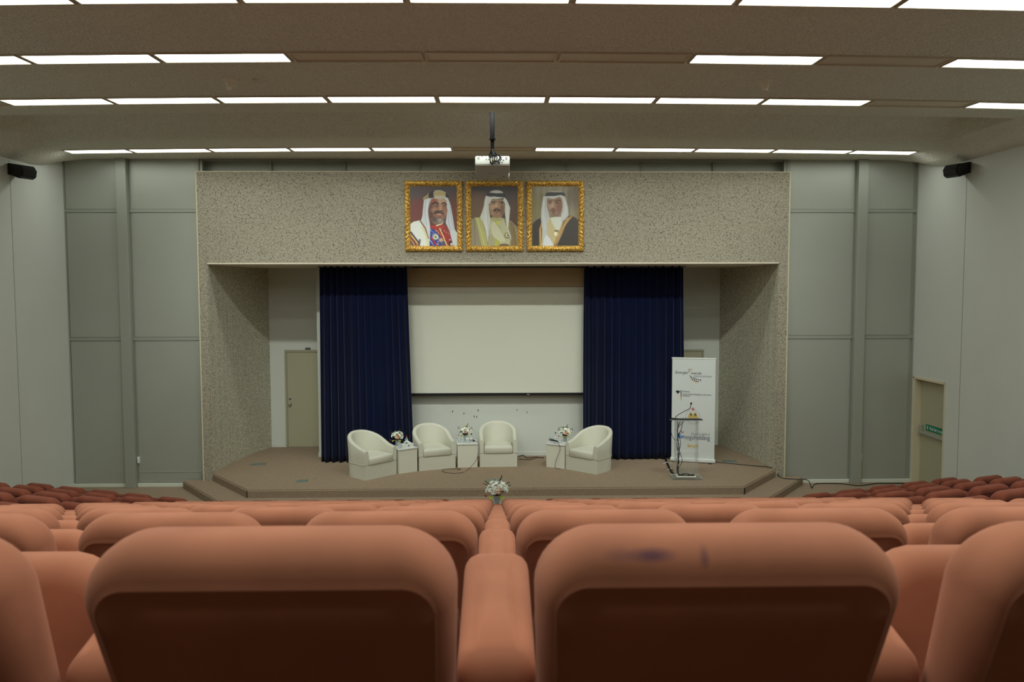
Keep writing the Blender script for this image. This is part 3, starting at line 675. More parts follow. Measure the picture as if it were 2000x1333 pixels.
def p2():
    c = Canvas(GW, GH, 147, 975, 147, 1187); X, Y = c.X, c.Y
    c.put(np.ones_like(X), (52, 40, 32)); c.ell(240, 560, 240, 330, (98, 72, 44), 0.95, 0.9); c.ell(930, 620, 170, 300, (82, 56, 38), 0.8, 0.9); c.ell(560, 160, 500, 80, (34, 28, 26), 0.8, 0.8)
    c.poly([(147, 720), (220, 690), (320, 690), (500, 690), (700, 690), (860, 750), (950, 840), (975, 900), (975, 1187), (147, 1187)], (128, 116, 82))
    c.poly([(147, 740), (215, 700), (270, 860), (330, 1187), (147, 1187)], (132, 122, 96)); c.poly([(215, 690), (320, 690), (400, 950), (440, 1187), (330, 1187), (260, 860)], (158, 156, 92)); c.line([(250, 700), (330, 960), (380, 1180)], 12, (190, 188, 120), 0.7); c.line([(205, 730), (210, 950), (215, 1180)], 9, (96, 86, 66), 0.8)
    c.poly([(820, 740), (900, 800), (940, 1000), (960, 1187), (860, 1187), (850, 960)], (118, 98, 62)); c.line([(900, 850), (940, 1180)], 10, (84, 74, 52), 0.8)
    c.poly([(490, 710), (640, 690), (720, 710), (800, 900), (840, 1100), (830, 1187), (450, 1187), (480, 900)], (164, 162, 124)); c.poly([(500, 800), (560, 760), (680, 960), (760, 1100), (650, 1120), (520, 1000)], (180, 180, 150), 0.8); c.poly([(560, 1040), (660, 1110), (640, 1187), (560, 1187)], (160, 160, 70)); c.poly([(450, 1080), (500, 960), (560, 1050), (560, 1187), (450, 1187)], (150, 144, 112))
    c.line([(560, 740), (680, 890)], 8, (120, 112, 78), 0.8); c.poly([(585, 750), (620, 760), (650, 770), (640, 830), (600, 800)], (178, 180, 40))
    c.ell(790, 1005, 56, 52, (110, 100, 66), 1, 0.3); c.ell(790, 1000, 34, 34, (190, 186, 150), 1, 0.4); c.ell(800, 1000, 18, 18, (80, 80, 50), 1, 0.5); c.ell(730, 1175, 90, 26, (92, 72, 54), 1, 0.3)
    c.ell(600, 715, 110, 40, (150, 148, 92), 1, 0.4)
    c.poly([(410, 310), (480, 330), (740, 335), (790, 400), (840, 520), (825, 700), (800, 880), (850, 1010), (862, 1100), (840, 1050), (790, 900), (760, 720), (740, 560), (750, 460), (715, 400), (730, 350), (600, 372), (520, 365), (510, 420), (460, 460), (470, 560), (485, 700), (480, 850), (440, 1130), (400, 900), (350, 760), (305, 680), (340, 600), (375, 480), (385, 390)], (180, 182, 172))
    c.line([(430, 340), (400, 560), (420, 900)], 14, (205, 206, 196), 0.6); c.line([(790, 470), (790, 700), (800, 860)], 14, (200, 200, 190), 0.6); c.line([(470, 480), (440, 700), (460, 950)], 8, (140, 142, 136), 0.7)
    c.ell(595, 275, 128, 60, (170, 166, 156), 1, 0.12); c.poly([(425, 255), (480, 258), (600, 270), (720, 265), (760, 280), (760, 345), (600, 330), (480, 315), (415, 312)], (32, 32, 34))
    c.poly([(500, 400), (530, 372), (610, 378), (710, 370), (735, 430), (750, 520), (735, 610), (700, 670), (620, 702), (550, 690), (495, 640), (475, 540), (468, 470)], (146, 110, 78))
    c.ell(560, 400, 50, 24, (150, 122, 92), 0.7, 0.8); c.ell(700, 560, 40, 110, (96, 68, 46), 0.75, 0.8); c.ell(540, 510, 46, 40, (172, 134, 98), 0.7, 0.8); c.ell(595, 490, 22, 50, (180, 146, 108), 0.8, 0.7)
    c.line([(505, 425), (545, 408), (590, 415)], 16, (50, 38, 30)); c.line([(645, 420), (690, 412), (730, 432)], 16, (46, 34, 28)); c.ell(545, 442, 28, 11, (56, 44, 36), 1, 0.5); c.ell(690, 442, 26, 11, (50, 38, 32), 1, 0.5); c.ell(540, 443, 9, 7, (130, 120, 105), 0.7, 0.5)
    c.ell(598, 530, 36, 14, (96, 64, 46), 0.8, 0.6); c.ell(570, 562, 34, 15, (34, 26, 24), 1, 0.5, -22); c.ell(638, 562, 36, 15, (34, 26, 24), 1, 0.5, 18); c.ell(605, 590, 44, 11, (120, 62, 52), 1, 0.5); c.ell(600, 660, 66, 34, (132, 98, 70), 0.8, 0.8); c.ell(600, 606, 36, 7, (100, 70, 54), 0.8, 0.6)
    return c
def p3():
    c = Canvas(GW, GH, 150, 978, 150, 1187); X, Y = c.X, c.Y
    c.put(np.ones_like(X), (128, 120, 98)); c.put(0.5*(0.5+0.5*np.sin(X/21.0+1.5*np.sin(X/60.0))), (92, 82, 58)); c.ell(230, 560, 120, 260, (112, 104, 62), 0.6, 0.9); c.ell(920, 300, 130, 220, (84, 72, 62), 0.6, 0.9); c.ell(500, 200, 260, 90, (140, 136, 118), 0.5, 0.8)
    c.poly([(165, 800), (220, 740), (310, 695), (420, 900), (300, 1187), (150, 1187), (150, 830)], (56, 50, 44)); c.poly([(800, 665), (870, 665), (930, 700), (978, 740), (978, 1187), (590, 1187), (700, 950)], (58, 54, 48))
    c.poly([(330, 800), (420, 700), (560, 680), (680, 700), (700, 760), (660, 900), (560, 1187), (320, 1187)], (172, 158, 116)); c.poly([(480, 700), (560, 680), (690, 680), (690, 780), (620, 930), (560, 880), (510, 790)], (182, 184, 168))
    c.line([(330, 790), (295, 900), (300, 1187)], 34, (160, 126, 74)); c.line([(300, 900), (310, 1187)], 7, (206, 180, 116)); c.line([(850, 672), (760, 760), (680, 900), (600, 1060), (550, 1187)], 44, (146, 106, 58)); c.line([(800, 700), (700, 860), (560, 1150)], 9, (205, 170, 104)); c.line([(840, 690), (740, 830), (600, 1140)], 8, (190, 150, 84))
    c.ell(572, 975, 52, 58, (160, 146, 104), 1, 0.3); c.ell(572, 975, 34, 40, (206, 200, 160), 1, 0.4); c.ell(590, 925, 40, 14, (100, 82, 60), 0.9, 0.4)
    c.poly([(350, 330), (430, 300), (600, 290), (720, 310), (750, 380), (790, 520), (800, 650), (740, 720), (670, 780), (665, 640), (690, 480), (680, 370), (640, 330), (540, 372), (420, 350), (415, 500), (440, 600), (460, 700), (420, 800), (420, 980), (520, 1160), (540, 1187), (345, 1187), (340, 900), (310, 720), (315, 560), (335, 420)], (168, 170, 166))
    c.line([(360, 400), (350, 600), (380, 900)], 14, (190, 192, 188), 0.6); c.line([(390, 360), (395, 560), (420, 720)], 9, (130, 132, 130), 0.6); c.line([(740, 400), (760, 560), (700, 700)], 12, (192, 194, 192), 0.6); c.poly([(410, 990), (470, 1060), (530, 1160), (530, 1187), (345, 1187), (370, 1050)], (184, 188, 188))
    c.ell(570, 262, 140, 34, (150, 146, 132), 1, 0.2); c.poly([(400, 270), (450, 252), (560, 256), (700, 254), (742, 290), (735, 326), (660, 300), (560, 318), (440, 322), (380, 322)], (62, 62, 62))
    c.poly([(415, 365), (540, 378), (610, 350), (670, 350), (692, 420), (690, 520), (665, 600), (620, 660), (560, 682), (510, 668), (450, 600), (425, 520), (412, 440)], (138, 108, 88))
    c.ell(640, 500, 50, 130, (112, 78, 60), 0.7, 0.8); c.ell(480, 500, 40, 50, (160, 130, 108), 0.7, 0.8); c.ell(520, 480, 24, 60, (168, 138, 116), 0.7, 0.7); c.ell(600, 390, 60, 30, (124, 94, 74), 0.7, 0.8)
    c.line([(435, 415), (470, 402), (505, 412)], 13, (70, 56, 46)); c.line([(560, 408), (610, 392), (655, 402)], 13, (66, 50, 42)); c.ell(472, 438, 24, 10, (64, 52, 46), 1, 0.5); c.ell(590, 434, 26, 10, (64, 52, 46), 1, 0.5)
    c.ell(525, 535, 32, 12, (96, 66, 52), 0.8, 0.6); c.ell(528, 566, 60, 12, (88, 66, 56), 0.85, 0.5); c.ell(530, 590, 34, 10, (130, 80, 70), 1, 0.5); c.ell(535, 612, 18, 12, (80, 62, 54), 0.8, 0.6); c.ell(560, 650, 60, 26, (118, 92, 76), 0.7, 0.8)
    return c
def portrait_mesh(c, w, h):
    bm = BM(); H_, W_ = c.h, c.w
    vs_ = [[bm.verts.new((-w/2+w*i/(W_-1), 0, h/2-h*j/(H_-1))) for i in range(W_)] for j in range(H_)]
    for j in range(H_-1):
        for i in range(W_-1): bm.faces.new((vs_[j][i], vs_[j+1][i], vs_[j+1][i+1], vs_[j][i+1]))
    me = bpy.data.meshes.new('picture'); bm.to_mesh(me); bm.free()
    at = me.color_attributes.new('Col', 'FLOAT_COLOR', 'POINT')
    s = np.clip((c.c*0.9+c.c.mean(2, keepdims=True)*0.1)*1.2, 0, 255)/255.0; l = np.where(s <= 0.04045, s/12.92, ((s+0.055)/1.055)**2.4)
    a = np.ones((H_*W_, 4)); a[:, :3] = l.reshape(-1, 3)
    at.data.foreach_set('color', a.astype(np.float32).ravel()); me.materials.append(M['print']); return me
FW, FH, FM = 1.07, 1.306, 0.104
def gilt():
    bm = BM(); n2 = 7
    for s in range(4):
        L = FW if s % 2 == 0 else FH; D = FH if s % 2 == 0 else FW
        N = int(L/0.0085)
        prev = None
        for i in range(N+1):
            a = -1+2*i/N; row = []
            for j in range(n2+1):
                q = j/n2                                     # 0 outer .. 1 inner
                half = L/2-FM*q; u = a*half; v = D/2-FM*q
                prof = 0.022+0.034*math.sin(math.pi*min(1, q*0.9+0.12))
                ph = u*42+(1 if u > 0 else -1)*q*2.5
                leaf = abs(math.sin(ph))**0.7*0.016*(0.4+0.6*math.sin(math.pi*q)) + 0.006*math.sin(u*131+q*19)
                y = -(prof+leaf*(1 if 0 < j < n2 else 0.3))
                pt = Vector((u, y, v)); rot = Matrix.Rotation(R(-90*s), 3, 'Y'); row.append(bm.verts.new(rot @ pt))
            if prev:
                for j in range(n2): bm.faces.new((prev[j], row[j], row[j+1], prev[j+1]))
                back = None
            prev = row
    for s in (0,):
        pass
    # backing rim so that the moulding has a side
    for x0, x1, z0, z1 in ((-FW/2, FW/2, FH/2-FM, FH/2), (-FW/2, FW/2, -FH/2, -FH/2+FM), (-FW/2, -FW/2+FM, -FH/2, FH/2), (FW/2-FM, FW/2, -FH/2, FH/2)):
        box(bm, x0, x1, -0.022, 0.0, z0, z1)
    return tomesh('gilt_frame', bm, M['gold'], True, 60)
me_g = gilt()
for (xc, fn, lab) in ((-1.182, p1, 'gilt-framed portrait, left of three: smiling bearded man in white headcloth and medals'),
                      (-0.049, p2, 'gilt-framed portrait, middle of three: moustached man, white headcloth, pale gold robe'),
                      (1.087, p3, 'gilt-framed portrait, right of three: man in white headcloth and dark gold-edged cloak')):
    t = thing('framed_portrait', lab, 'portrait', (xc, 15.0, 5.117), 0, 'framed portraits above the stage')
    link('gilt_frame', me_g, t)
    link('picture', portrait_mesh(fn(), FW-2*FM+0.01, FH-2*FM+0.01), t, (0, -0.026, 0))

# ================================================================ CURTAINS AND SCREEN
def curtain(name, YC, lab, xt0, xt1, xb0, xb1, seed, ncol=230, nrow=26):
    rr = random.Random(seed); bm = BM(); ph = [rr.uniform(0, 6.28) for _ in range(6)]; g = []
    zt, zb = OZ-0.005, ST+0.015
    for j in range(nrow+1):
        q = j/nrow; z = zt+(zb-zt)*q; row = []
        for i in range(ncol+1):
            u = i/ncol; ww = u+0.006*math.sin(9*u+ph[0]+2.2*q)+0.004*math.sin(23*u+ph[3]-3*q)
            x = (xt0+(xb0-xt0)*q)*(1-ww)+(xt1+(xb1-xt1)*q)*ww
            amp = 0.028+0.045*q**0.7
            y = YC+amp*math.sin(2*math.pi*13*ww+ph[1])*(0.65+0.35*math.sin(7*u+ph[2]))+0.012*math.sin(2*math.pi*29*ww+ph[4])*(1-0.5*q)
            zz = z+(0.02*math.sin(5*u+ph[5])*q if q > 0.9 else 0)
            row.append(bm.verts.new((x, y, max(zz, ST+0.004))))
        g.append(row)
    for j in range(nrow):
        for i in range(ncol): bm.faces.new((g[j][i], g[j][i+1], g[j+1][i+1], g[j+1][i]))
    t = thing(name, lab, 'curtain', (0, 0, 0), 0, 'stage curtains')
    o = obj('drape', bm, M['navy'], t, smooth=True, ang=180)
    md = o.modifiers.new('thick', 'SOLIDIFY'); md.thickness = 0.006
    bm = BM(); box(bm, min(xt0, xb0), max(xt1, xb1), YC-0.02, YC+0.02, OZ-0.03, OZ+0.0, 0.004); obj('track', bm, M['steel'], t)
    return t
curtain('stage_curtain', 15.95, 'dark navy pleated stage curtain left of the projection screen', -3.53, -1.80, -3.56, -1.69, 2)
curtain('stage_curtain', 16.05, 'dark navy pleated stage curtain right of the projection screen', 1.755, 3.76, 1.76, 3.80, 9)
t = thing('projection_screen', 'white projection screen pulled down between the navy curtains', 'projection screen', (0, 16.2, 0))
bm = BM(); box(bm, -1.92, 1.92, 0.01, 0.27, 3.815, OZ-0.035, 0.004); box(bm, -1.92, 1.92, -0.005, 0.012, 3.82, 3.90, 0.003); obj('casing', bm, M['beige_board'], t)
bm = BM(); box(bm, -1.86, 1.86, 0.09, 0.094, 1.62, 3.83); obj('screen_cloth', bm, M['screen'], t)
bm = BM(); box(bm, -1.86, 1.86, 0.07, 0.11, 1.575, 1.63, 0.008); obj('bottom_bar', bm, M['black'], t)
bm = BM(); box(bm, 0.60, 0.66, 0.062, 0.075, 1.585, 1.605, 0.004); obj('pull_handle', bm, M['chrome'], t)

# scuffs/holes on the wall beneath the screen
bm = BM(); rr = random.Random(11)
for px, py in ((884, 804), (906, 808), (934, 802), (926, 814), (931, 815), (1010, 801), (1029, 806)):
    p = atY(px, py, 16.475); box(bm, p.x-0.008, p.x+0.008, 16.473, 16.482, p.z-0.02, p.z+0.02, 0.003)
struct('trim_%d' % n, bm, M['steel']); n += 1

# ================================================================ TUB CHAIRS
def tub_outline(w, d, inset, nseg=22):
    r = w/2-inset; yc = d-w/2; pts = [(-r, 0.0), (-r, yc*0.5)]
    for k in range(nseg+1):
        a = math.pi-math.pi*k/nseg; pts.append((r*math.cos(a), yc+(w/2-inset)*math.sin(a)))
    pts += [(r, yc*0.5), (r, 0.0)]; return pts
def tub_chair():
    w, d, T = 0.74, 0.74, 0.085
    t = thing('tub_chair', 'x', 'armchair', (0, 0, 0), 0, 'cream tub chairs on the stage')
    # base
    bm = BM(); o = tub_outline(w, d, 0.004)
    a, b = prism(bm, o, 0.0, 0.265)
    bmesh.ops.bevel(bm, geom=[e for e in bm.edges if e.verts[0] in b and e.verts[1] in b], offset=0.008, segments=2, affect='EDGES')
    obj('base', bm, M['vinyl'], t, smooth=True, ang=40)
    # shell
    out = tub_outline(w, d, 0.0, 40); N = len(out)
    # arc length parameter
    s = [0]
    for i in range(1, N): s.append(s[-1]+math.dist(out[i], out[i-1]))
    s = [v/s[-1] for v in s]
    inn = tub_outline(w, d, T, 40)
    bm = BM(); rings = []
    for i in range(N):
        q = abs(s[i]-0.5)*2; k = 1-q
        h = 0.535+0.265*(1-(1-min(1, k*1.25))**2.0)**1.0 if k < 0.8 else 0.80
        h = 0.535+0.265*(0.5-0.5*math.cos(math.pi*min(1, k/0.97)))**0.8
        ox, oy = out[i]; ix, iy = inn[i]; lean = 0.03*(h-0.535)/0.265
        pts = []
        def P(m, z):
            x = ox+(ix-ox)*m; y = oy+(iy-oy)*m
            ex = lean*max(0, (z-0.3))/0.5
            dx, dy = ox-ix, oy-iy; L = math.hypot(dx, dy)
            return (x+dx/L*ex, y+dy/L*ex, z)
        pts.append(P(0, 0.268)); pts.append(P(0, 0.4))
        for kk in range(7):
            a_ = math.pi*kk/6; pts.append(P(0.5-0.5*math.cos(a_), h-0.035+0.035*math.sin(a_)))
        pts.append(P(1, 0.4)); pts.append(P(1, 0.268))
        rings.append([bm.verts.new(p) for p in pts])
    for a, b in zip(rings, rings[1:]):
        for k in range(len(a)-1): bm.faces.new((a[k], a[k+1], b[k+1], b[k]))
        bm.faces.new((a[-1], a[0], b[0], b[-1]))
    e1 = bm.faces.new(rings[0]); e2 = bm.faces.new(rings[-1][::-1])
    bmesh.ops.bevel(bm, geom=list(e1.edges)+list(e2.edges), offset=0.006, segments=2, affect='EDGES')
    obj('back_and_arms', bm, M['vinyl'], t, smooth=True, ang=50)
    # piping
    bm = BM(); tube(bm, [(v.x, v.y, v.z) for v in [Vector((out[i][0]*1.002, out[i][1]+0.001, 0.0)) + Vector((0, 0, 0.268)) for i in range(N)]], 0.004, 6)
    obj('piping', bm, M['vinyl'], t, smooth=True)
    # cushion: D shape
    iw = w-2*T-0.012; pts = []
    yc = d-w/2; r = iw/2
    pts = [(-r+0.015, -0.02), (-r, 0.0), (-r, yc*0.6)]
    for k in range(17):
        a_ = math.pi-math.pi*k/16; pts.append((r*math.cos(a_), yc+r*math.sin(a_)))
    pts += [(r, yc*0.6), (r, 0.0), (r-0.015, -0.02)]
    cx, cy = 0, yc*0.55
    bm = BM(); RR = []
    for (sc_, z) in ((0.6, 0.268), (0.97, 0.27), (1.0, 0.29), (1.0, 0.36), (0.985, 0.385), (0.95, 0.402), (0.85, 0.412), (0.6, 0.42), (0.3, 0.424)):
        RR.append([bm.verts.new((cx+(x-cx)*sc_, cy+(y-cy)*sc_, z)) for x, y in pts])
    for a, b in zip(RR, RR[1:]):
        for k in range(len(a)): bm.faces.new((a[k], a[(k+1) % len(a)], b[(k+1) % len(a)], b[k]))
    bm.faces.new(RR[0][::-1]); bm.faces.new(RR[-1])
    obj('seat_cushion', bm, M['vinyl'], t, smooth=True, ang=60)
    return t
def place_front(pl, pr):   # front-left & front-right feet (floor px) -> location & rotation, local front edge along +x at y=0
    a = atZ(*pl, ST); b = atZ(*pr, ST); dvec = b-a; c = (a+b)/2
    return (c.x, c.y, ST), math.atan2(dvec.y, dvec.x)
tc0 = tub_chair(); first = True
for pl, pr, lab in (((712.2, 940), (776.1, 926), 'cream vinyl tub chair at the far left, angled before the navy curtain'),
                    ((818, 921), (890.5, 914.5), 'cream vinyl tub chair between the two left side tables'),
                    ((937, 913), (1010, 912), 'cream vinyl tub chair facing straight out, right of the middle side table'),
                    ((1104.6, 917), (1165.9, 928), 'cream vinyl tub chair at the right, angled in beside the side table with the microphone')):
    loc, rz = place_front(pl, pr)
    if first: tc0.location = loc; tc0.rotation_euler = (0, 0, rz); tc0['label'] = lab; first = False
    else: dup(tc0, loc, rz, lab)

# ================================================================ SIDE TABLES
def side_table(label, loc, rz, w=0.40, d=0.46, h=0.47):
    t = thing('side_table', label, 'side table', loc, rz, 'white box side tables on the stage')
    bm = BM(); box(bm, -w/2+0.006, w/2-0.006, 0.008, d-0.006, 0.0, h-0.024, 0.003); obj('cabinet_box', bm, M['lam'], t)
    bm = BM(); box(bm, -w/2-0.004, w/2+0.004, -0.006, d, h-0.02, h, 0.003); obj('table_top', bm, M['lamtop'], t)
    return t
TT = []
for pl, pr, lab in (((779.8, 927), (816, 921.5), 'white box side table with tissue box, between first and second tub chairs from the left'),
                    ((893, 914.5), (933.7, 913.5), 'white box side table with glasses, beside the straight-facing tub chair'),
                    ((1064.7, 913), (1104.6, 917), 'white box side table with microphone, beside the right tub chair')):
    loc, rz = place_front(pl, pr); side_table(lab, loc, rz); TT.append((loc, rz))
def on_table(i, x, y, z=0.0):
    (l, rz) = TT[i]; return (l[0]+x*math.cos(rz)-y*math.sin(rz), l[1]+x*math.sin(rz)+y*math.cos(rz), l[2]+0.47+z)

# ================================================================ FLOWERS
def rose_mesh(m, seed):
    rr = random.Random(seed); bm = BM()
    ball(bm, (0, 0, 0), 0.017, 2, (1, 1, 1.1))
    for ringi, (cnt, rad, hh, op) in enumerate(((3, 0.016, 0.034, 0.1), (5, 0.023, 0.036, 0.35), (6, 0.030, 0.032, 0.8))):
        for k in range(cnt):
            a = 2*math.pi*k/cnt+ringi*0.5+rr.uniform(-0.15, 0.15); gr = []
            for j in range(4):
                q = j/3; row = []
                for i in range(5):
                    u = (i/4-0.5)*2; wd = (0.75+0.4*math.sin(math.pi*min(1, q*0.8)))*(2*math.pi/cnt)*0.62
                    rr_ = 0.008+rad*(math.sin(q*1.4))**0.8*(1+0.02*u*u)+op*0.012*q*q
                    aa = a+u*wd*(0.4+0.6*math.sin(math.pi*(0.15+0.75*q)))
                    row.append(bm.verts.new((rr_*math.cos(aa), rr_*math.sin(aa), -0.018+hh*q*(1-0.12*u*u)-op*0.006*q**3)))
                gr.append(row)
            for j in range(3):
                for i in range(4): bm.faces.new((gr[j][i], gr[j][i+1], gr[j+1][i+1], gr[j+1][i]))
    return tomesh('rose', bm, m, True, 180)
ROSE = rose_mesh(M['petal'], 1); ROSEP = rose_mesh(M['peach'], 2)
def leaf_mesh(m, L=0.07, w=0.02):
    bm = BM(); g = []
    for j in range(6):
        q = j/5; ww = w*math.sin(math.pi*(0.08+0.9*q)); z = 0.015*math.sin(q*2.5)
        g.append([bm.verts.new((-ww, L*q, z+0.004)), bm.verts.new((0, L*q, z)), bm.verts.new((ww, L*q, z+0.004))])
    for a, b in zip(g, g[1:]):
        for i in range(2): bm.faces.new((a[i], a[i+1], b[i+1], b[i]))
    return tomesh('leaf', bm, m, True, 180)
LEAF = leaf_mesh(M['leaf']); LEAF2 = leaf_mesh(M['leaf2'], 0.075, 0.024)
def bouquet(label, loc, scale, nrose, seed, big=False, peach=(0,)):
    rr = random.Random(seed)
    t = thing('flower_arrangement', label, 'flowers', loc, 0, 'flower arrangements')
    vh = 0.11*scale
    bm = BM(); lathe(bm, [(0.03*scale, 0), (0.034*scale, 0.01), (0.04*scale, vh*0.7), (0.048*scale, vh), (0.045*scale, vh), (0.036*scale, vh*0.7), (0.028*scale, 0.012)], 20)
    obj('vase', bm, M['bottle'], t, smooth=True)
    bm = BM()
    for k in range(9):
        a = 2*math.pi*k/9; tube(bm, [(0.018*scale*math.cos(a), 0.018*scale*math.sin(a), 0.015), (0.035*scale*math.cos(a+0.8), 0.035*scale*math.sin(a+0.8), vh*1.25)], 0.003*scale, 5)
    ball(bm, (0, 0, vh*1.25), 0.055*scale, 2, (1, 1, 0.7))
    obj('greenery', bm, M['leaf'], t, smooth=True)
    R_ = 0.085*scale; cz = vh+0.065*scale
    for k in range(nrose):
        if k in peach: d = Vector((0.12 if k == 0 else -0.5, -0.95, 0.05))
        else:
            f_ = (k+0.5)/nrose; zz = 1.0-1.15*f_; a = k*2.4; q = math.sqrt(max(0, 1-zz*zz)); d = Vector((q*math.cos(a), q*math.sin(a), zz))
        d.normalize(); p = Vector((0, 0, cz)) + Vector((d.x*R_*1.25, d.y*R_, d.z*R_*0.95))*rr.uniform(0.92, 1.12)
        o = link('rose', ROSEP if k in peach else ROSE, t, p); o.rotation_euler = d.to_track_quat('Z', 'Y').to_euler(); s_ = scale*rr.uniform(0.62, 0.86)*(1.05 if k in peach else 1); o.scale = (s_, s_, s_)
    for k in range(26):
        a = rr.uniform(0, 6.28); zz = rr.uniform(-0.5, 0.9); q = math.sqrt(1-zz*zz); d = Vector((q*math.cos(a), q*math.sin(a), zz))
        o = link('leaf', LEAF if k % 6 else LEAF2, t, Vector((0, 0, cz))+d*R_*0.6); o.rotation_euler = d.to_track_quat('Y', 'Z').to_euler(); s_ = scale*rr.uniform(0.8, 1.2); o.scale = (s_, s_, s_)
    for sx in (-0.35, 0.3):
        o = link('leaf', LEAF2, t, Vector((sx*R_*1.6, -R_*0.75, cz-R_*0.75))); o.rotation_euler = Vector((sx, -0.8, -0.35)).to_track_quat('Y', 'Z').to_euler(); o.scale = (scale,)*3
    for k in range(5):
        a = (0.3, 2.7, 1.2, 3.3, 0.0)[k]; d = Vector((math.cos(a), 0.1, abs(math.sin(a))*0.8+0.25)).normalized(); base = Vector((0, 0, cz)); tip = base+d*R_*1.75
        bm = BM(); tube(bm, [base+d*R_*0.6, tip], 0.002*scale, 5)
        for q in (0.75, 0.88, 1.0): ball(bm, base+d*R_*1.75*q+Vector((rr.uniform(-0.008, 0.008), 0, 0.004)), 0.008*scale, 1)
        obj('sprig', bm, M['leaf'], t)
    bm = BM(); ball(bm, (-R_*1.45, -R_*0.5, cz-R_*0.75), 0.012*scale, 2); obj('berry', bm, M['redpetal'], t, smooth=True)
    return t
bouquet('white and cream roses in a vase behind the tissue box', on_table(0, -0.04, 0.36), 1.05, 20, 1)
bouquet('white and peach roses on the middle side table behind the glasses', on_table(1, -0.03, 0.36), 1.05, 20, 4)
bouquet('white roses with orange bloom on the side table with the microphone', on_table(2, 0.07, 0.34), 1.05, 20, 6)
fl = bouquet('large white rose arrangement with peach rose before the stage, ahead of front row seats', (-0.015, 12.2, 0.40), 1.42, 30, 8)
t = thing('flower_stand', 'low white round stand under the rose arrangement before the stage', 'stand', (-0.015, 12.2, 0))
bm = BM(); lathe(bm, [(0.14, 0.375), (0.145, 0.38), (0.145, 0.395), (0.14, 0.40)], 28); obj('table_top', bm, M['lamtop'], t, smooth=True)
bm = BM(); lathe(bm, [(0.11, 0.0), (0.11, 0.012), (0.025, 0.03), (0.02, 0.376)], 24); obj('pedestal', bm, M['lamtop'], t, smooth=True)

# bottles, glasses, boxes
def bottle_at(p, lab, capm):
    t = thing('water_bottle', lab, 'bottle', p, 0, 'water bottles on the side tables')
    bm = BM(); lathe(bm, [(0.027, 0), (0.03, 0.006), (0.03, 0.06), (0.028, 0.065), (0.03, 0.07), (0.029, 0.115), (0.012, 0.15), (0.012, 0.16)], 18); obj('body', bm, M['bottle'], t, smooth=True)
    bm = BM(); lathe(bm, [(0.0145, 0.158), (0.0145, 0.178), (0.012, 0.18)], 14); obj('cap', bm, capm, t, smooth=True)
    bm = BM(); lathe(bm, [(0.0306, 0.065), (0.0306, 0.105)], 18, cap=False); obj('bottle_label', bm, M['paper'], t, smooth=True)
def glass_at(p, lab):
    bm = BM(); lathe(bm, [(0.022, 0), (0.026, 0.004), (0.034, 0.11), (0.032, 0.11), (0.024, 0.01)], 18)
    tag(obj('drinking_glass', bm, M['bottle'], None, p, smooth=True), lab, 'glass', 'drinking glasses on the side tables')
bottle_at(on_table(0, 0.14, 0.33), 'red-capped water bottle behind the tissue box on the left side table', M['redcap'])
bottle_at(on_table(1, 0.0, 0.12), 'dark-capped water bottle left of two on the middle side table', M['ink'])
bottle_at(on_table(1, 0.08, 0.12), 'dark-capped water bottle right of two on the middle side table', M['ink'])
bottle_at(on_table(2, -0.11, 0.28), 'black-capped water bottle on the side table with the microphone', M['ink'])
glass_at(on_table(1, -0.155, 0.18), 'empty glass at the left rim of the middle side table')
glass_at(on_table(1, -0.09, 0.13), 'empty glass beside the bottles, second from left on the middle side table')
glass_at(on_table(0, -0.14, 0.1), 'empty glass left of the tissue box'); glass_at(on_table(2, -0.15, 0.18), 'empty glass left of the black-capped bottle, by the microphone')
t = thing('tissue_box', 'white tissue box with a small round emblem on the left side table', 'tissue box', on_table(0, 0.03, 0.10), TT[0][1]+R(4))
bm = BM(); box(bm, -0.11, 0.11, -0.055, 0.055, 0.0, 0.075, 0.004); obj('carton', bm, M['paper'], t)
bm = BM(); lathe(bm, [(0.016, 0.0), (0.016, 0.001)], 20)
for v in bm.verts: v.co = Vector((v.co.x+0.0, -0.0555-v.co.z, v.co.y+0.04))
obj('emblem', bm, M['greyink'], t)
bm = BM(); rr = random.Random(1); g = [[bm.verts.new((-0.06+0.024*i, -0.02+0.02*j, 0.076+0.03*math.sin(1.3*i)*math.sin(2.1*j+0.5)+0.02)) for j in range(4)] for i in range(6)]
for i in range(5):
    for j in range(3): bm.faces.new((g[i][j], g[i+1][j], g[i+1][j+1], g[i][j+1]))
o = obj('tissue', bm, M['paper'], t, smooth=True, ang=180)
bm = BM(); box(bm, -0.09, 0.09, -0.035, 0.035, 0, 0.06, 0.003)
for v in bm.verts: v.co.z += 0.0
tag(obj('folded_card', bm, M['paper'], None, on_table(0, 0.05, 0.205), (0, 0, TT[0][1]+R(12))), 'stack of white cards behind the tissue box', 'cards')
bm = BM(); rr = random.Random(4)
g = [[bm.verts.new((-0.09+0.022*i, -0.06+0.024*j, 0.004+0.055*math.sin(math.pi*i/8)*math.sin(math.pi*j/5)*(1+0.4*rr.uniform(-1, 1)))) for j in range(6)] for i in range(9)]
for i in range(8):
    for j in range(5): bm.faces.new((g[i][j], g[i+1][j], g[i+1][j+1], g[i][j+1]))
bmesh.ops.solidify(bm, geom=bm.faces[:], thickness=0.003)
tag(obj('crumpled_napkin', bm, M['paper'], None, on_table(2, -0.01, 0.17), (0, 0, 0.2)), 'crumpled white napkin under the microphone', 'napkin')

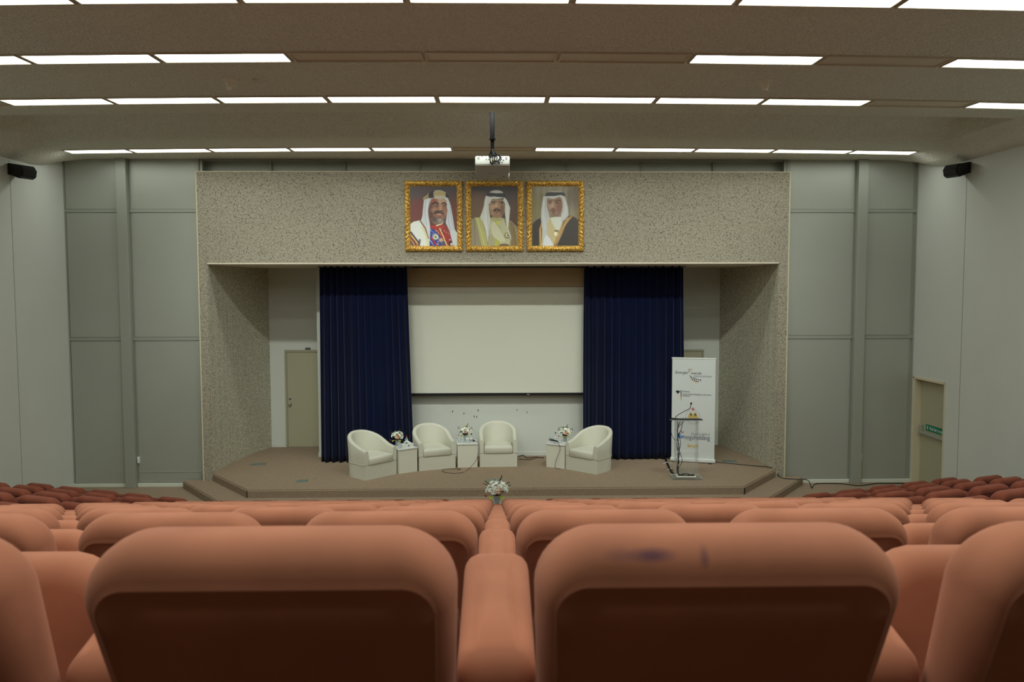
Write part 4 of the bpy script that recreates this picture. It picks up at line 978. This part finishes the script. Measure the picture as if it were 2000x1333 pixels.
# microphones with cable
def hand_mic(lab, p, yaw, pitch_, cable):
    t = thing('handheld_microphone', lab, 'microphone', p, 0, 'handheld microphones')
    mt = Matrix.Rotation(yaw, 4, 'Z') @ Matrix.Rotation(pitch_, 4, 'Y') @ Matrix.Rotation(R(90), 4, 'Y')
    bm = BM(); lathe(bm, [(0.011, 0.0), (0.013, 0.02), (0.018, 0.13), (0.02, 0.145)], 16)
    for v in bm.verts: v.co = mt @ v.co
    obj('handle', bm, M['black'], t, smooth=True)
    bm = BM(); lathe(bm, [(0.02, 0.146), (0.025, 0.16), (0.026, 0.172), (0.02, 0.19), (0.008, 0.197)], 16)
    for v in bm.verts: v.co = mt @ v.co
    obj('grille', bm, M['steel'], t, smooth=True)
    bm = BM(); pts = [Vector(q)-Vector(p) for q in cable]; tube(bm, spline(pts, 8), 0.0045, 6); obj('cable', bm, M['wirebrown'], t, smooth=True)
pp = on_table(2, 0.04, 0.045, 0.05)
def fz(px, py, z=0.008): p = atZ(px, py, ST); return (p.x, p.y, ST+z)
e = (TT[2][0], TT[2][1])
def T2(x, y, z): l, rz = TT[2]; return (l[0]+x*math.cos(rz)-y*math.sin(rz), l[1]+x*math.sin(rz)+y*math.cos(rz), l[2]+z)
hand_mic('black handheld microphone lying on the napkin at the right side table', pp, R(150), R(-8), [pp, T2(0.08, -0.02, 0.50), T2(0.11, -0.03, 0.38), T2(0.05, -0.03, 0.22), T2(0.01, -0.03, 0.1), T2(0.03, -0.05, 0.012), T2(0.12, -0.04, 0.012)])
def T1(x, y, z): l, rz = TT[1]; return (l[0]+x*math.cos(rz)-y*math.sin(rz), l[1]+x*math.sin(rz)+y*math.cos(rz), l[2]+z)
pp = on_table(1, 0.15, 0.18, 0.022)
hand_mic('black handheld microphone at the right edge of the middle side table', pp, R(120), 0, [pp, T1(0.215, 0.1, 0.46), T1(0.215, -0.02, 0.3), T1(0.15, -0.08, 0.14), fz(913, 919.5), fz(900, 925), fz(880, 925.5), fz(864, 922), fz(868, 918), fz(885, 917), fz(900, 917.5), fz(893, 919)])
# loose floor cables
def cable(name, pts, r, lab, m, z=ST):
    bm = BM(); q = [atZ(px, py, z)+Vector((0, 0, r+0.001)) for px, py in pts]; tube(bm, spline(q, 8), r, 6); return tag(obj(name, bm, m, smooth=True), lab, 'cable')
cable('floor_cable', [(1012, 893), (1022, 891), (1030, 896), (1045, 894), (1062, 896)], 0.009, 'dark cable loops on the stage behind the gap beside the right side table', M['wirebrown'])
cable('floor_cable', [(1013, 898), (1035, 899), (1050, 895), (1063, 895)], 0.007, 'thin brown cable lying between the straight-facing chair and the right table', M['wirebrown'])
# long cable from banner down the steps to the exit
q = [atZ(1398, 904, ST), atZ(1430, 907, ST), atZ(1470, 911, ST), atZ(1508, 915.5, ST)]
q = [Vector((v.x, v.y, ST+0.008)) for v in q]
q += [Vector((5.40, 14.93, 0.16)), Vector((5.62, 14.80, 0.15)), Vector((5.84, 14.72, 0.150)), Vector((5.90, 14.66, 0.02))]
for px, py in ((1590, 944), (1640, 946), (1672, 950), (1690, 949), (1703, 941), (1708, 936), (1716, 937), (1745, 941), (1775, 942)):
    v = atZ(px, py, 0.0); q.append(Vector((min(v.x, XR-0.15), min(v.y, YB-0.15), 0.01)))
bm = BM(); tube(bm, spline(q, 6), 0.008, 6)
tag(obj('floor_cable', bm, M['black'], smooth=True), 'long black cable from the banner down the steps towards the exit door', 'cable')

# floor outlets
for px, py, w, rz, lab in ((505, 907.5, 0.28, R(8), 'grey floor outlet plate at the left back of the stage'), (590, 940.5, 0.2, R(6), 'grey floor outlet plate near the left front of the stage'),
                           (966, 939.3, 0.30, 0, 'grey floor outlet plate at the centre front of the stage'), (1425, 902, 0.28, R(-8), 'grey floor outlet plate right of the banner')):
    p = atZ(px, py, ST); t = thing('floor_outlet', lab, 'floor outlet', (p.x, p.y, ST), rz, 'floor outlet plates')
    bm = BM(); box(bm, -w/2, w/2, -0.11, 0.11, 0.0, 0.006, 0.002, seg=1); obj('plate', bm, M['plate'], t)
    bm = BM(); box(bm, -w/2+0.02, -0.004, -0.09, 0.09, 0.006, 0.009, 0.001, seg=1); box(bm, 0.004, w/2-0.02, -0.09, 0.09, 0.006, 0.009, 0.001, seg=1)
    obj('flap', bm, M['plate'], t)

# ================================================================ BANNER
bl, br = atZ(1310, 901, ST), atZ(1396, 906, ST)
ang = math.atan2(br.y-bl.y, br.x-bl.x); BW = (br-bl).length; BH = 2.09
ban = thing('rollup_banner', 'white roll-up banner with sponsor logos standing behind the lectern', 'banner', (bl.x, bl.y, ST), ang)
bm = BM(); box(bm, 0.01, BW-0.01, -0.002, 0.002, 0.07, BH); obj('printed_cloth', bm, M['banner'], ban)
bm = BM(); box(bm, -0.01, BW+0.01, -0.045, 0.05, 0.012, 0.08, 0.012, seg=3); obj('base_cassette', bm, M['lamtop'], ban)
bm = BM(); box(bm, 0.06, 0.12, -0.1, 0.1, 0.0, 0.014, 0.003); box(bm, BW-0.12, BW-0.06, -0.1, 0.1, 0.0, 0.014, 0.003); obj('foot', bm, M['black'], ban)
bm = BM(); box(bm, 0.0, BW, -0.008, 0.008, BH-0.01, BH+0.02, 0.004); obj('top_rail', bm, M['lamtop'], ban)
bm = BM(); tube(bm, [(BW/2, 0.02, 0.06), (BW/2, 0.02, BH)], 0.008, 8); obj('support_pole', bm, M['steel'], ban)
# picture measurements of the print -> banner coordinates
def bx(px, py):
    q = (py-55)/(1090-55); x0 = 190+(152-190)*q; x1 = 614+(598-614)*q
    return BW*(px-x0)/(x1-x0), BH-(BH-0.07)*(py-62)/(1078-62)
def btext(s, px, py, hpx, m, px1, shear=0.0, name='lettering'):
    x, z = bx(px, py); size = hpx*0.00203*1.38
    o = text(s, size, m, ban, (x, -0.0035, z), (R(90), 0, 0), name, shear, 1.0)
    xs_ = [v.co.x for v in o.data.vertices]; a_, b_ = min(xs_), max(xs_); k = (bx(px1, py)[0]-x)/(b_-a_)
    for v in o.data.vertices: v.co.x = (v.co.x-a_)*k
    return o
btext('Energie', 221, 217, 28, M['ink'], 339, 0.22); btext('wende', 374, 220, 28, M['ink'], 474, 0.22)
btext('Switch to the Future', 399, 246, 19, M['greyink'], 570, 0.18)
btext('Embassy', 288, 403, 17, M['ink'], 358); btext('of the Federal Republic of Germany', 288, 430, 17, M['ink'], 566); btext('Manama', 288, 446, 17, M['ink'], 356)
btext('nogaholding', 292, 880, 47, M['navyink'], 550)
ar = '\u0627\u0644\u0634\u0631\u0643\u0629 \u0627\u0644\u0642\u0627\u0628\u0636\u0629 \u0644\u0644\u0646\u0641\u0637 \u0648\u0627\u0644\u063a\u0627\u0632'
FORMS = {'\u0627': (0xFE8D, 0xFE8E, None, None), '\u0644': (0xFEDD, 0xFEDE, 0xFEDF, 0xFEE0), '\u0634': (0xFEB5, 0xFEB6, 0xFEB7, 0xFEB8), '\u0631': (0xFEAD, 0xFEAE, None, None),
         '\u0643': (0xFED9, 0xFEDA, 0xFEDB, 0xFEDC), '\u0629': (0xFE93, 0xFE94, None, None), '\u0642': (0xFED5, 0xFED6, 0xFED7, 0xFED8), '\u0628': (0xFE8F, 0xFE90, 0xFE91, 0xFE92),
         '\u0636': (0xFEBD, 0xFEBE, 0xFEBF, 0xFEC0), '\u0646': (0xFEE5, 0xFEE6, 0xFEE7, 0xFEE8), '\u0641': (0xFED1, 0xFED2, 0xFED3, 0xFED4), '\u0637': (0xFEC1, 0xFEC2, 0xFEC3, 0xFEC4),
         '\u0648': (0xFEED, 0xFEEE, None, None), '\u063a': (0xFECD, 0xFECE, 0xFECF, 0xFED0), '\u0632': (0xFEAF, 0xFEB0, None, None)}
outc = []
for i, ch in enumerate(ar):
    if ch == ' ': outc.append(' '); continue
    pj_ = i > 0 and ar[i-1] != ' ' and FORMS[ar[i-1]][2] is not None; nj = i < len(ar)-1 and ar[i+1] != ' ' and FORMS[ch][2] is not None
    f4 = FORMS[ch]; outc.append(chr(f4[3] if (pj_ and nj) else f4[1] if pj_ else f4[2] if nj else f4[0]))
btext(''.join(outc[::-1]), 358, 832, 24, M['greyink'], 549, 0, 'arabic_lettering')
def discs(name, lst, m):
    bm = BM()
    for px, py, rpx in lst:
        x, z = bx(px, py); r = rpx*0.00203
        vv = [bm.verts.new((x+r*math.cos(2*math.pi*k/12), -0.0032, z+r*math.sin(2*math.pi*k/12))) for k in range(12)]; bm.faces.new(vv)
    return obj(name, bm, m, ban)
discs('logo_dots', [(348, 172, 4), (363, 171, 5), (352, 184, 4), (347, 195, 3), (354, 205, 3), (361, 235, 4), (368, 244, 5), (378, 249, 5), (393, 256, 6), (409, 262, 6), (425, 268, 6), (443, 272, 6), (462, 276, 7), (365, 252, 3), (376, 264, 5), (390, 272, 6), (406, 279, 6), (422, 286, 6), (440, 291, 6)], M['ink'])
discs('logo_dots', [(356, 192, 3), (362, 198, 3), (384, 275, 4), (401, 286, 4), (417, 292, 4), (435, 298, 3)], M['red_ink'])
discs('logo_dots', [(382, 168, 5), (374, 181, 5), (366, 190, 4), (372, 270, 3), (386, 284, 5), (402, 293, 5), (419, 300, 6)], M['gold_ink'])
def bpoly(name, polys, m, y=-0.0033):
    bm = BM()
    for pl in polys: bm.faces.new([bm.verts.new((bx(*p)[0], y, bx(*p)[1])) for p in pl])
    return obj(name, bm, m, ban)
bpoly('eagle_emblem', [[(236, 386), (245, 386), (247, 400), (244, 420), (237, 420), (234, 400)], [(234, 394), (226, 388), (220, 396), (224, 410), (232, 414), (236, 404)], [(246, 394), (254, 388), (260, 396), (256, 410), (248, 414), (245, 404)], [(232, 418), (240, 410), (248, 418), (240, 424)]], M['ink'])
bpoly('flag_stripe', [[(268, 385), (276, 385), (275, 425), (267, 425)]], M['ink']); bpoly('flag_stripe', [[(267, 425), (275, 425), (275, 456), (267, 456)]], M['red_ink']); bpoly('flag_stripe', [[(267, 456), (275, 456), (275, 488), (267, 488)]], M['gold_ink'])
# circular gold emblem
bpoly('gold_emblem', [[(335, 655), (345, 625), (362, 600), (382, 622), (385, 640), (390, 620), (407, 600), (425, 622), (437, 655)], [(330, 658), (440, 658), (438, 664), (332, 664)]], M['gold_ink'])
bpoly('emblem_detail', [[(352, 628), (364, 612), (378, 630), (366, 645)], [(394, 630), (407, 612), (422, 628), (409, 645)]], M['greyink'], -0.0038)
bpoly('emblem_shield', [[(372, 566), (386, 556), (400, 566), (398, 578), (386, 592), (376, 580)]], M['red_ink']); bpoly('emblem_shield', [[(380, 570), (392, 566), (391, 578), (384, 580)]], M['signwhite'], -0.0038)
bm = BM()
pts = [(385+72*math.cos(a), 655-70*math.sin(a) if math.sin(a) < 0.3 else 655-70*math.sin(a)-12*(math.sin(a)-0.3)) for a in [2*math.pi*k/40 for k in range(41)]]
for k in range(40):
    (x0, z0), (x1, z1) = bx(*pts[k]), bx(*pts[k+1])
    tube(bm, [(x0, -0.003, z0), (x1, -0.003, z1)], 0.0018, 4)
pts = [(385+60*math.cos(a), 655-58*math.sin(a)) for a in [math.pi*1.08+math.pi*0.84*k/20 for k in range(21)]]
for k in range(0, 20, 2):
    (x0, z0), (x1, z1) = bx(*pts[k]), bx(*pts[k+1]); tube(bm, [(x0, -0.003, z0), (x1, -0.003, z1)], 0.003, 4)
obj('emblem_ring', bm, M['greyink'], ban)
bpoly('swirl_logo', [[(226, 862), (232, 832), (250, 806), (258, 830), (258, 872), (240, 876)], [(262, 842), (276, 852), (292, 838), (288, 860), (272, 876), (260, 872)]], M['blue_ink'])
bpoly('swirl_logo', [[(262, 800), (270, 790), (272, 810), (266, 826)], [(276, 812), (286, 798), (288, 812), (278, 830)]], M['red_ink'])
bpoly('gold_mark', [[(326, 936), (356, 936), (356, 962), (326, 962)], [(362, 936), (376, 936), (376, 962), (362, 962)], [(384, 936), (402, 936), (402, 966), (384, 966)], [(408, 934), (430, 934), (430, 970), (420, 970), (420, 950), (408, 950)]], M['gold_ink'])

# ================================================================ LECTERN
lc = atZ(1340, 934, ST); lec = thing('lectern', 'clear acrylic lectern with black top and gooseneck microphone', 'lectern', (lc.x, lc.y+0.02, ST), R(-3))
bm = BM(); box(bm, -0.28, 0.28, -0.20, 0.20, 0.0, 0.03, 0.006); obj('base', bm, M['glass'], lec)
bm = BM(); box(bm, -0.19, 0.17, -0.12, 0.10, 0.031, 0.045, 0.003); obj('cable_tray', bm, M['lectern_board'], lec)
bm = BM(); box(bm, -0.20, -0.188, -0.14, 0.14, 0.03, 1.06, 0.002); obj('side_panel', bm, M['glass'], lec)
bm = BM(); box(bm, 0.188, 0.20, -0.14, 0.14, 0.03, 1.06, 0.002); obj('side_panel', bm, M['glass'], lec)
bm = BM(); box(bm, -0.188, 0.188, 0.13, 0.14, 0.03, 1.06, 0.002); obj('front_panel', bm, M['glass'], lec)
bm = BM(); box(bm, -0.188, 0.188, -0.12, 0.13, 0.50, 0.508, 0.002); obj('shelf', bm, M['glass'], lec)
mtop = Matrix.Translation((0, 0, 1.075)) @ Matrix.Rotation(R(-6), 4, 'X')
bm = BM(); box(bm, -0.28, 0.28, -0.2, 0.2, -0.012, 0.0, 0.003, mtx=mtop); obj('reading_top', bm, M['glass'], lec)
bm = BM(); box(bm, -0.22, 0.26, -0.17, 0.14, 0.001, 0.022, 0.006, mtx=mtop); obj('black_pad', bm, M['black'], lec)
bm = BM(); box(bm, -0.28, -0.16, -0.14, 0.0, 0.003, 0.035, 0.012, mtx=mtop); tube(bm, spline([(-0.22, -0.06, 1.1), (-0.2, -0.07, 1.15), (-0.10, -0.08, 1.22), (0.03, -0.09, 1.29), (0.05, -0.09, 1.33), (0.06, -0.09, 1.37)], 6), 0.006, 6)
ball(bm, (0.063, -0.09, 1.39), 0.017, 2, (1, 1, 1.3)); obj('gooseneck_microphone', bm, M['black'], lec, smooth=True, ang=40)
bm = BM(); rr = random.Random(8)
for k in range(5):
    pts = [(-0.17+0.03*k, -0.05, 1.06)]
    for z in (0.9, 0.75, 0.6, 0.45, 0.3, 0.15): pts.append((-0.15+rr.uniform(-0.03, 0.05)+(0.03 if 0.2 < z < 0.6 else 0)*((k % 3)-1), -0.04+rr.uniform(-0.02, 0.02), z))
    pts += [(-0.14+0.01*k, -0.05, 0.06), (-0.05+0.05*k, -0.06, 0.055)]
    tube(bm, spline(pts, 5), 0.0055, 5)
for k in range(3):
    tube(bm, spline([(-0.16, -0.05, 0.056), (0.0, -0.09+0.04*k, 0.06+0.01*k), (0.1, -0.03-0.03*k, 0.056), (-0.02, 0.02, 0.06), (-0.12, -0.02, 0.058)], 6), 0.005, 5)
box(bm, 0.08, 0.15, -0.05, -0.01, 0.046, 0.07, 0.006)
obj('cables', bm, M['black'], lec, smooth=True, ang=60)
bm = BM(); tube(bm, spline([(-0.27, -0.02, 1.08), (-0.29, -0.02, 0.95), (-0.27, -0.03, 0.8), (-0.21, -0.06, 0.70)], 6), 0.005, 5); obj('side_wire', bm, M['black'], lec)
# cable bundle lying from lectern to curtain
q = [atZ(px, py, ST) for px, py in ((1320, 928), (1313, 925), (1309, 918), (1305, 911), (1302, 903), (1300, 898))]
bm = BM()
for k in range(3): tube(bm, spline([v+Vector((0.012*(k-1), 0.01*k, 0.012+0.006*(k % 2))) for v in q], 5), 0.010, 6)
tag(obj('cable_bundle', bm, M['black'], smooth=True), 'taped black cable bundle from the lectern to the right curtain', 'cable')
for px, py, lab in ((1303, 906.5, 'upper white tape strip over the lectern cable bundle'), (1311.5, 918.5, 'lower white tape strip over the lectern cable bundle')):
    p = atZ(px, py, ST); bm = BM()
    g = []
    for i in range(9):
        u = -1+i/4; z = 0.002+0.034*math.exp(-(u*2.2)**2); g.append([bm.verts.new((u*0.08, -0.02, z)), bm.verts.new((u*0.08, 0.02, z))])
    for a, b in zip(g, g[1:]): bm.faces.new((a[0], b[0], b[1], a[1]))
    tag(obj('tape_strip', bm, M['paper'], None, (p.x, p.y, ST+0.002), smooth=True), lab, 'tape')

# ================================================================ AUDITORIUM SEATS
SP = 0.587
def make_seat(mk='seat'):
    t = thing('auditorium_seat', 'x', 'auditorium seat', (0, 0, 0), 0, 'x')
    lean = math.tan(R(19))
    # backrest: local x centre 0, rear face near y=0 at the crest, leaning back
    def fb(u, d, v):
        q = (0.232-v)/0.464                     # 0 at top, 1 at bottom
        tp = 1-0.01*q-0.06*q*q
        wrap = 0.10*u*u                       # gentle wrap round the sitter
        bulge = -0.012*math.sin(math.pi*min(1, q*2.2)) if q < 0.455 else 0
        y = 0.066+d*(1-0.25*q)+q*0.464*lean-wrap*0.25+bulge*(1 if d < 0 else 0.3)
        return (u*tp, y, 0.608+v-0.006*(u/0.23)**2*(1-q))
    bm = BM(); pillow(bm, 0.484, 0.464, 0.084, 0.135, 0.060, 0.008, fb, pipe=0.0018, n=9, na=8, ku=0.42)
    obj('backrest', bm, M[mk], t, smooth=True, ang=180)
    # tipped-up seat: hinge low at the back, rounded front lip up and forward
    a = R(86); ca, sa = math.cos(a), math.sin(a)
    def fs(u, d, v):
        w_ = v+0.21                              # 0 at hinge .. 0.42 at lip
        arch = 0.03*(1-(u/0.23)**2)*max(0, w_/0.42)
        y = 0.44+w_*ca - d*sa; z = 0.232+w_*sa + d*ca + arch*sa
        return (u, y, z)
    bm = BM(); pillow(bm, 0.452, 0.42, 0.12, 0.105, 0.045, 0.006, fs, pipe=0.002, n=7, na=5)
    obj('seat', bm, M[mk], t, smooth=True, ang=180)
    return t
def arm_mesh(mk='seat'):
    def fa(u, d, v):
        # pad lies along y: v -> y, d -> z
        y = 0.338+v; q = (v+0.16)/0.32
        return (u*(1+0.02*(1-q)), y, 0.572+d+0.050*q-0.055*max(0, 0.25-q)*2.0)
    bm = BM(); pillow(bm, 0.118, 0.325, 0.032, 0.09, 0.028, 0.002, fa, pipe=0.0012, n=5, na=4)
    return tomesh('armrest', bm, M[mk], True, 180)
def standard_mesh():
    bm = BM(); box(bm, -0.03, 0.03, 0.20, 0.46, 0.10, 0.555, 0.01); box(bm, -0.035, 0.035, 0.19, 0.48, 0.0, 0.10, 0.006)
    box(bm, -0.29, 0.29, 0.20, 0.24, 0.24, 0.275, 0.004) if False else None
    return tomesh('leg', bm, M['carpet_dark'] if False else M['blackmetal'])
ARM, STD = arm_mesh(), standard_mesh()
proto = make_seat()
link('armrest', ARM, proto, (-SP/2, 0, 0)); link('leg', STD, proto, (-SP/2, 0, 0))
bm = BM(); box(bm, -0.26, 0.26, 0.26, 0.295, 0.27, 0.305, 0.004); obj('seat_rail', bm, M['blackmetal'], proto)
protoE = make_seat()       # row-end seat also carries the arm on its right
link('armrest', ARM, protoE, (-SP/2, 0, 0)); link('leg', STD, protoE, (-SP/2, 0, 0)); link('armrest', ARM, protoE, (SP/2, 0, 0)); link('leg', STD, protoE, (SP/2, 0, 0))
bm = BM(); box(bm, -0.26, 0.26, 0.26, 0.295, 0.27, 0.305, 0.004); obj('seat_rail', bm, M['blackmetal'], protoE)
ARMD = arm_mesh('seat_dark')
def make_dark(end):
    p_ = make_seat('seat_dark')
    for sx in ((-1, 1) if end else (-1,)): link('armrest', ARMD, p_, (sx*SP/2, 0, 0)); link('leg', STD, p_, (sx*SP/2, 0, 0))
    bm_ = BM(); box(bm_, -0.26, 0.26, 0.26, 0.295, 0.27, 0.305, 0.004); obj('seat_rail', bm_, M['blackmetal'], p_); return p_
PR = {'n': proto, 'e': protoE, 'dn': make_dark(False), 'de': make_dark(True)}
used = {'n': False, 'e': False, 'dn': False, 'de': False}
ROWN = {1: 'row nearest the camera', 10: 'centre block front row by the stage'}
for i in range(2, 10): ROWN[i] = '%s row from the camera' % ORD[i-1]
def place(end, loc, rz, lab, grp, dark=False):
    key = ('d' if dark else '')+('e' if end else 'n'); pr = PR[key]
    if not used[key]:
        used[key] = True; pr.location = loc; pr.rotation_euler = (0, 0, rz); pr['label'] = lab; pr['group'] = grp; return pr
    return dup(pr, loc, rz, lab, grp)
half = {1: 3, 2: 4, 3: 5, 4: 6}
for r in range(1, NR+1):
    hN = half.get(r, 7)
    for k in range(-hN, hN):
        x = SP*(k+0.5)-0.003; idx = k+1 if k >= 0 else -k; sd = 'right' if k >= 0 else 'left'
        lab = '%srust seat, %s %s of the centre armrests, %s' % ('dark ' if r == NR else '', ORD[idx-1], sd, ROWN[r])
        grp = 'centre block seats, ' + ROWN[r]
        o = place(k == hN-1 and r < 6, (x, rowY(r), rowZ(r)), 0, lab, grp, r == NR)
        if r == 1 and k == 0:
            for ch in o.children:
                if ch.name.startswith('backrest'):
                    ch.data = ch.data.copy(); ch.data.materials[0] = M['seat_ink']
                    ch['label'] = 'backrest with purple ink smudges on its crest'
            o['label'] = 'rust seat with purple ink smudges, first right of the centre armrests, nearest row'
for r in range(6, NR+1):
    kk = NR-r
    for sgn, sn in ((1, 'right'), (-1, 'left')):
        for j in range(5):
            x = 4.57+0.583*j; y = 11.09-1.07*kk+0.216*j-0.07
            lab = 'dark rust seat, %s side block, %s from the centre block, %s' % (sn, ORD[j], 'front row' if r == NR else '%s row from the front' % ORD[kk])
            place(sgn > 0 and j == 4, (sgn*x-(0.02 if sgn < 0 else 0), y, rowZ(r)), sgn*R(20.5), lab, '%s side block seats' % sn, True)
